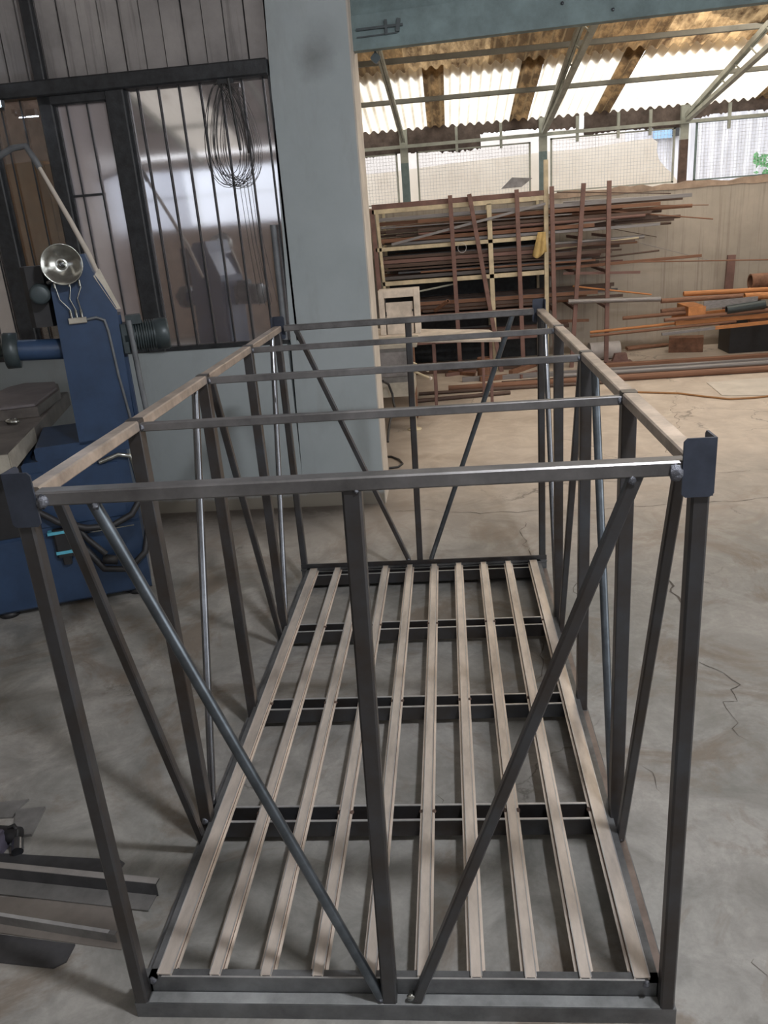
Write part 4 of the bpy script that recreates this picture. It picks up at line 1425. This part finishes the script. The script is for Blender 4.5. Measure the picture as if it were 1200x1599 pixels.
special = [
    ((880, 316), (1062, 305), 8.0, 0.022, M_BAR, 'round', 'grey bar reaching furthest right from the top bay'),
    ((862, 322), (1022, 310), 7.95, 0.035, M_RUSTD, 'angle', 'dark angle bar end just below the furthest reaching top bar'),
    ((870, 300), (1048, 302), 8.1, 0.012, M_RUSTD, 'round', 'thin dark bar lying highest over the top bay'),
    ((955, 330), (1114, 342), 7.9, 0.014, M_RUST, 'round', 'thin bar drooping to the right below the top bay'),
    ((900, 322), (1107, 320), 8.2, 0.009, M_RUST, 'round', 'very thin wire-like bar pointing right beside the wall'),
    ((860, 358), (965, 340), 7.9, 0.03, M_WHITE, 'square', 'pale square bar on the second layer of the rack'),
    ((960, 343), (1027, 338), 7.95, 0.04, M_RUSTD, 'angle', 'short dark angle end beside the third upright'),
    ((862, 390), (998, 371), 7.9, 0.02, M_CREAMP, 'round', 'pale round bar reaching out above the middle bay'),
    ((862, 420), (1096, 399), 7.95, 0.03, M_RUST, 'square', 'rust brown square bar reaching right above the long thin rod'),
    ((862, 412), (1030, 391), 8.05, 0.02, M_RUSTD, 'round', 'dark rod above the rust brown square bar'),
    ((1000, 409), (1230, 405), 7.9, 0.014, M_RUST, 'round', 'very long thin rod running across to the right edge'),
    ((970, 372), (1110, 407), 8.3, 0.006, M_BAR, 'round', 'thin wire slanting down over the long rod'),
    ((955, 357), (1026, 370), 8.3, 0.008, M_RUSTD, 'round', 'short thin wire slanting down beside the wall'),
    ((880, 427), (1000, 425), 7.9, 0.028, M_OXIDE, 'angle', 'oxide angle bar below the rust brown square bar'),
    ((895, 447), (1018, 460), 7.85, 0.018, M_RUSTO, 'round', 'orange brown rod drooping right under the middle bay'),
    ((888, 467), (973, 461), 7.9, 0.03, M_RUSTD, 'square', 'dark short bar above the long grey pipe'),
    ((865, 502), (920, 500), 8.0, 0.03, M_RUST, 'square', 'short rusty bar end low beside the third upright'),
]
for (a, b, y, th, m, kd, lab) in special:
    stick('steel_bar', kd, m, pick(*a, y), pick(*b, y), th, lab, 'steel bar')
stick('steel_bar', 'square', M_BAR, pick(612, 382, 7.77), pick(852, 318, 7.77), 0.026, 'pale grey bar slanting across the front of the top bay', 'steel bar')
stick('steel_bar', 'round', M_GREENL, pick(655, 455, 7.80), pick(712, 443, 7.83), 0.02, 'thin pale rod slanting in the dark third bay', 'steel bar')
stick('steel_pipe', 'pipe', M_RUST, pick(680, 485, 7.6), pick(700, 470, 7.4), 0.04, 'short rusty pipe end poking out of the dark rack', 'pipe')
# big grey-to-rust pipe to the right
stick('steel_pipe', 'pipe', M_BAR, pick(888, 471, 7.7), pick(1032, 467, 7.7), 0.05, 'grey painted part pipe reaching from the rack to the rusty pipe pile', 'pipe')

# cloth on cream post
p = PY(846, 362, RY - 0.05)
mb = MB()
nx_, nz_ = 10, 12
vs = []
for j in range(nz_ + 1):
    for i in range(nx_ + 1):
        s = i / nx_; t = j / nz_
        wdt = 0.08 + 0.07 * t
        vs.append((p.x + (s - 0.5) * wdt - 0.02 * t, p.y - 0.012 + 0.014 * math.sin(s * 14 + t * 2) * (0.3 + t), p.z - t * (0.235 + 0.03 * math.sin(s * 5))))
fs = [(j * (nx_ + 1) + i, j * (nx_ + 1) + i + 1, (j + 1) * (nx_ + 1) + i + 1, (j + 1) * (nx_ + 1) + i) for j in range(nz_) for i in range(nx_)]
mb.add(vs, fs, True)
o = mb.build('hanging_cloth', M_CLOTH, recalc=False)
sm = o.modifiers.new('thickness', 'SOLIDIFY'); sm.thickness = 0.006
tag(o, 'ochre work cloth hanging on the cream rack post', 'cloth')
# loose wire loop on rack
p = PY(722, 387, RY - 0.08)
MBw = MB().tube([(p.x + 0.045 * math.cos(t), p.y, p.z + 0.05 * math.sin(t)) for t in [i * math.pi / 8 for i in range(16)]], 0.003, 5, closed=True)
tag(MBw.build('wire_loop', M_MESH), 'small loose ring of wire hanging between the two leftmost oxide uprights', 'wire')
# grey board leaning on top of the rack
q = [PY(u, v, RY + 0.3) for u, v in ((783, 295), (800, 277), (832, 278), (815, 292))]
tag(MB().poly(q, (0, 0.02, 0)).build('grey_board', M_BAR), 'small grey board leaning above the top beam of the rack', 'board')

# ------------------------------------------------------------ things on the far floor
# long pipes on the floor
fl = [
    ((905, 597), (1260, 572), 0.075, M_RUSTO, 'wide orange brown channel lying along the floor furthest back', 'square', 6.95),
    ((880, 610), (1260, 583), 0.06, M_BAR, 'grey steel pipe on the floor behind the rusty ones', 'pipe', 6.7),
]
ys = [(7.45, 0.07, M_RUST, 'square', 2.3, 'wide rusty flat tube furthest back on the floor at the right'),
      (7.28, 0.05, M_BAR, 'square', 0.9, 'grey square tube, second from the back on the floor'),
      (7.16, 0.05, M_BAR, 'pipe', 1.9, 'long grey pipe, third from the back on the floor'),
      (7.03, 0.035, M_RUSTD, 'angle', 1.3, 'dark thin angle bar in the middle of the floor pipes'),
      (6.93, 0.04, M_RUSTO, 'pipe', 1.5, 'orange rusty pipe behind the front floor pipe'),
      (6.80, 0.065, M_RUST, 'pipe', 0.75, 'thick reddish brown pipe at the front of the floor pipes'),
      (6.70, 0.035, M_RUSTD, 'pipe', 0.45, 'thin dark pipe nearest the camera on the far floor')]
for i, (y, th, m, kd, x0, lab) in enumerate(ys):
    x1 = 6.2 if i not in (3, 6) else (4.6 if i == 3 else 2.3)
    stick('floor_pipe', kd, m, (x0, y - 0.08 * 0, th / 2), (x1, y + (x1 - x0) * 0.02, th / 2), th, lab, 'pipe')
stick('floor_pipe', 'pipe', M_RUSTD, (0.38, 6.35, 0.02), (1.35, 6.5, 0.02), 0.04, 'short dark pipe on the floor beside the workbench legs', 'pipe')
# floor short tubes near crossed foot
for k, (a, b, th, m, lab) in enumerate([
        ((798, 582), (838, 568), 0.05, M_RUST, 'short rusty square tube right of the crossed foot'),
        ((812, 588), (846, 580), 0.045, M_OXIDE, 'short oxide tube end beside the upright foot'),
        ((750, 592), (792, 588), 0.05, M_RUST, 'short flat rusty tube in front of the standing pipe stub'),
        ((806, 597), (856, 592), 0.035, M_RUSTD, 'dark short tube lying among the rusty ends')]):
    p = PZ(*a, th / 2); q = PZ(*b, th / 2)
    stick('tube_offcut', 'square', m, p, q, th, lab, 'tube offcut')
p = PZ(757, 590)
tag(MB().pipe((p.x, p.y, 0), (p.x, p.y, 0.22), 0.075, 0.068, 22).build('pipe_stub', M_RUST), 'upright stub of wide rusty pipe in front of the rack', 'pipe')
# white cylinder and boxes
p = PZ(948, 552, 0.09)
tag(MB().tube([(p.x - 0.17, p.y + 0.15, 0.10), (p.x + 0.17, p.y + 0.17, 0.10)], 0.10, 24).build('gas_cylinder', mat('pale grey cylinder paint', (0.45, 0.43, 0.43), 0.5)), 'pale grey cylinder lying on the floor behind the third upright', 'cylinder')
p = PZ(966, 570)
tag(MB().box((p.x - 0.14, p.y - 0.06, 0), (p.x + 0.14, p.y + 0.06, 0.045), 0.003).build('steel_block', M_OXIDE), 'flat oxide brown block on the floor under the smaller block', 'steel block')
tag(MB().poly([(p.x - 0.07, p.y - 0.04, 0.046), (p.x + 0.10, p.y - 0.04, 0.046), (p.x + 0.08, p.y - 0.04, 0.13), (p.x - 0.04, p.y - 0.04, 0.13)], (0, 0.08, 0)).build('steel_block', M_OXIDE), 'small tapered reddish block stacked on the flat oxide block', 'steel block')
# rusty box section and thick pipe on floor by wall
p0 = PZ(1048, 551); p1 = PZ(1102, 550)
tag(MB().bar((p0.x, p0.y + 0.1, 0.085), (p1.x, p1.y + 0.1, 0.085), 0.18, 0.17, 0.004).build('box_section', M_RUST), 'short thick dark rusty box section on the floor by the far wall', 'box section')
for k, dy in enumerate((0.0, 0.07)):
    a = PZ(980, 549); b = PZ(1046, 541)
    stick('steel_bar', 'round', M_RUST, (a.x, a.y + dy, 0.03), (b.x, b.y + dy, 0.03), 0.04, ['front rusty rod leading to the box section on the floor', 'rear rusty rod leading to the box section on the floor'][k], 'steel bar')
# stand and shade block at right
tag(MB().box((3.9, 8.0, 0), (4.7, 8.38, 0.38)).build('shade_block', M_RUBBER), 'low black block painting the shadow under the pipe pile at the right wall', 'shade block')  # black block put where shadow lies beneath the pipes
ps = thing('pipe_stand', 'red oxide steel stand carrying the rusty pipe pile', 'stand', (4.0, 7.75, 0))
MB().bar((0, 0.75, 0), (0.02, 0.75, 1.03), 0.09, 0.04, 0.002, up=(0, 1, 0)).build('rear_post', M_OXIDE, ps)
for z in (0.445, 0.62):
    MB().bar((0.35, -0.30, z), (0.35, 0.75, z), 0.04, 0.04).build('arm', M_RUSTD, ps)
MB().bar((0.35, 0.72, 0), (0.35, 0.72, 0.62), 0.04, 0.04).build('leg', M_RUSTD, ps)
MB().bar((0.35, -0.28, 0), (0.35, -0.28, 0.62), 0.04, 0.04).build('leg', M_RUSTD, ps)
pile = [
    ((1068, 459), (1260, 449), 7.9, 0.055, M_RUSTO, 'pipe', 'bright orange rusty pipe on top of the right pile'),
    ((1033, 470), (1160, 462), 7.7, 0.05, M_RUST, 'pipe', 'rusty pipe continuing from the grey pipe end'),
    ((1163, 463), (1260, 459), 7.75, 0.075, M_RUSTO, 'pipe', 'thick orange pipe end at the right edge of the pile'),
    ((1033, 487), (1080, 482), 7.8, 0.06, M_RUST, 'pipe', 'short thick rusty pipe end left of the orange flat plate'),
    ((973, 497), (1085, 487), 7.75, 0.04, M_RUST, 'pipe', 'thin rusty pipe pointing left out of the right pile'),
    ((1098, 476), (1182, 468), 7.7, 0.08, M_BAR, 'angle', 'grey channel section in the upper right pile'),
    ((1135, 484), (1195, 475), 7.65, 0.09, M_DKGREEN, 'pipe', 'wide dark pipe in the middle of the right pile'),
    ((1038, 500), (1260, 478), 7.65, 0.04, M_RUST, 'pipe', 'long rusty pipe with a dark end across the right pile'),
    ((1050, 494), (1150, 484), 7.85, 0.035, M_RUSTO, 'square', 'orange square bar above the long rusty pipe'),
    ((1055, 505), (1260, 487), 7.7, 0.045, M_RUSTO, 'square', 'orange brown bar under the long rusty pipe'),
    ((922, 519), (1150, 495), 7.72, 0.03, M_RUSTO, 'round', 'upper of the two long thin bars reaching furthest left from the pile'),
    ((922, 525), (1150, 502), 7.66, 0.03, M_RUST, 'round', 'lower of the two long thin bars reaching furthest left from the pile'),
    ((1034, 522), (1117, 512), 7.6, 0.03, M_BAR, 'square', 'pale grey bar end at the bottom of the right pile'),
    ((1117, 512), (1260, 497), 7.6, 0.035, M_RUSTO, 'square', 'orange bar at the bottom of the right pile'),
    ((1170, 499), (1260, 494), 7.8, 0.075, M_RUST, 'pipe', 'wide rusty pipe low in the right pile'),
]
for (a, b, y, th, m, kd, lab) in pile:
    stick('rusty_pipe' if kd in ('pipe',) else 'rusty_bar', kd, m, pick(*a, y), pick(*b, y), th, lab, 'pipe' if kd == 'pipe' else 'bar')
p0 = PY(1072, 478, 7.75); p1 = PY(1098, 490, 7.75)
mbp = MB().box((p0.x, 7.65, p1.z), (p1.x, 8.1, p0.z), 0.003)
tag(mbp.build('flat_plate', M_RUSTO), 'short orange rusty box plate in the right pile', 'plate')
p = PY(1172, 440, 8.15)
tag(MB().pipe((p.x, 8.15, p.z), (p.x + 0.8, 8.17, p.z), 0.085, 0.07, 24).build('rusty_pipe', M_RUST), 'widest brown pipe with an open dark end beside the right stand post', 'pipe')
MB_ = MB().box((4.33, 8.05, 0.641), (4.37, 8.25, p.z - 0.085)).build('support', M_RUSTD, ps)
MB_.location = (-4.0, -7.75, 0)
# flat sheet and hose on floor
q = [PZ(u, v) for u, v in ((1104, 598), (1200, 590), (1300, 600), (1210, 618), (1128, 618))]
flat_piece('floor_sheet', q, 0.006, mat('pale dusty sheet', (0.56, 0.52, 0.47), 0.7, 0, 0.15, 4), 'pale flat sheet lying on the floor at the right', 'sheet')
pts = []
for (u, v) in ((985, 612), (1020, 613), (1060, 614), (1100, 619), (1140, 623), (1180, 621), (1230, 615)):
    p = PZ(u, v, 0.009); pts.append(p)
tag(MB().tube(pts, 0.009, 8).build('hose', M_HOSE), 'thin brown hose winding over the pale floor at the right', 'hose')

# ------------------------------------------------------------ left part of far hall: frame box, table, workbench
wy = 6.6
a = PY(590, 455, wy); b = PY(654, 452, wy); c = PY(655, 520, wy)
r = thing('white_cabinet', 'dirty white square frame cabinet standing on the table behind the pillar', 'cabinet', (a.x, wy, c.z))
Wd = b.x - a.x; Hd = a.z - c.z
o = MB().box((0, 0, 0), (0.055, 0.25, Hd), 0.004).box((Wd - 0.055, 0, 0), (Wd, 0.25, Hd), 0.004).box((0.055, 0, Hd - 0.07), (Wd - 0.055, 0.25, Hd), 0.004)
o.build('frame', M_WHITE, r)
MB().box((0.065, 0.03, 0.0), (Wd - 0.065, 0.04, Hd - 0.115), 0.002).build('panel', M_WHITE, r)
MB().box((0.05, 0.2, 0.0), (Wd - 0.05, 0.21, Hd - 0.05)).build('dark_back', M_RUBBER, r)
MB().box((Wd - 0.075, 0.015, Hd * 0.5), (Wd - 0.055, 0.03, Hd * 0.5 + 0.02)).build('latch', M_BLACK, r)
MB().box((0.06, 0.015, Hd * 0.42), (0.07, 0.03, Hd * 0.52)).build('hinge', M_BLACK, r)
tp = c.z
r = thing('worktable', 'worktable with a pale sheet top standing in front of the rack', 'table', (0, 0, 0))
q = [PZ(u, v, tp - 0.004) for u, v in ((560, 535), (590, 533), (783, 531), (781, 524), (764, 515), (560, 513))]
MB().poly([(p.x, p.y, p.z - 0.016) for p in q], (0, 0, 0.018)).build('table_top', M_WHITE, r)
x1 = q[2].x
yf = q[2].y
for (lx, ly) in ((x1 - 0.09, yf + 0.3), (0.62, yf + 0.30), (x1 - 0.15, yf + 0.62), (0.62, yf + 0.62)):
    MB().box((lx, ly, 0), (lx + 0.028, ly + 0.028, tp - 0.022), 0.003).build('leg', M_OXIDE, r)
p = PZ(722, 518, tp)
# workbench vise machine
wy = 5.30
a = PY(582, 540, wy); b = PY(640, 545, wy); c = PY(640, 600, wy)
r = thing('old_workbench', 'old grey steel workbench with levers beside the blue pillar', 'workbench', (0.05, wy, 0))
x1 = b.x - 0.05
MB().box((0, 0, c.z + 0.02), (x1, 0.45, a.z - 0.03), 0.01).build('body', M_OFFC, r)
MB().box((-0.01, -0.02, a.z - 0.03), (x1 + 0.06, 0.47, a.z), 0.004).build('bench_top', M_TABLEE, r)
MB().box((0, 0, c.z - 0.10), (x1 + 0.02, 0.45, c.z + 0.02), 0.01).build('lower_body', M_TABLEE, r)
MB().box((0.02, -0.012, c.z + 0.07), (x1 - 0.03, 0.0, a.z - 0.06), 0.003).build('front_panel', M_BAR, r)
for (lx, ly) in ((x1 - 0.02, 0.0), (0.02, 0.0), (x1 - 0.02, 0.40), (0.02, 0.40)):
    MB().box((lx, ly, 0.01), (lx + 0.04, ly + 0.04, a.z - 0.03), 0.003).build('leg', M_CREAMP if ly == 0 else M_RUST, r)
MB().lathe((x1, 0.02, 0.0), (0, 0, 1), [(0, 0), (0, 0.06), (0.01, 0.06), (0.012, 0.0)], 18).build('foot', M_CREAMP, r)
MB().box((0.0, 0.1, 0.13), (x1 + 0.12, 0.14, 0.17)).build('stretcher', M_RUSTD, r)
for k, (dz, l2) in enumerate(((0.0, 0.14), (-0.07, 0.16))):
    z = (a.z + c.z) / 2 + 0.02 + dz
    MB().tube([(x1 + 0.0, 0.0, z), (x1 + l2, -0.05, z - 0.07)], 0.009, 10).build('lever', M_CREAMP, r)
    MB().blob((x1 + l2, -0.05, z - 0.07), 0.016, k, (1, 1, 1)).build('lever_knob', M_WHITE, r)
# cables by the pillar
pts = [PY(598, 595, 5.0), PY(607, 600, 5.2), PY(613, 615, 5.2), PY(615, 630, 5.2), PY(618, 640, 5.1), PY(610, 655, 5.0), PY(607, 672, 4.9), PY(606, 690, 4.8)]
pts = [Vector((p.x, p.y, max(p.z, 0.02))) for p in pts]
tag(MB().tube(pts, 0.010, 8).build('black_cable', M_RUBBER), 'dark cable hanging down behind the edge of the blue pillar', 'cable')
pts = [PZ(600, 713, 0.008), PZ(612, 713, 0.008), PZ(624, 718, 0.008), PZ(629, 724, 0.008), PZ(622, 729, 0.008), PZ(608, 731, 0.008)]
tag(MB().tube(pts, 0.008, 8).build('black_cable', M_RUBBER), 'dark cable loop lying on the floor at the pillar foot', 'cable')
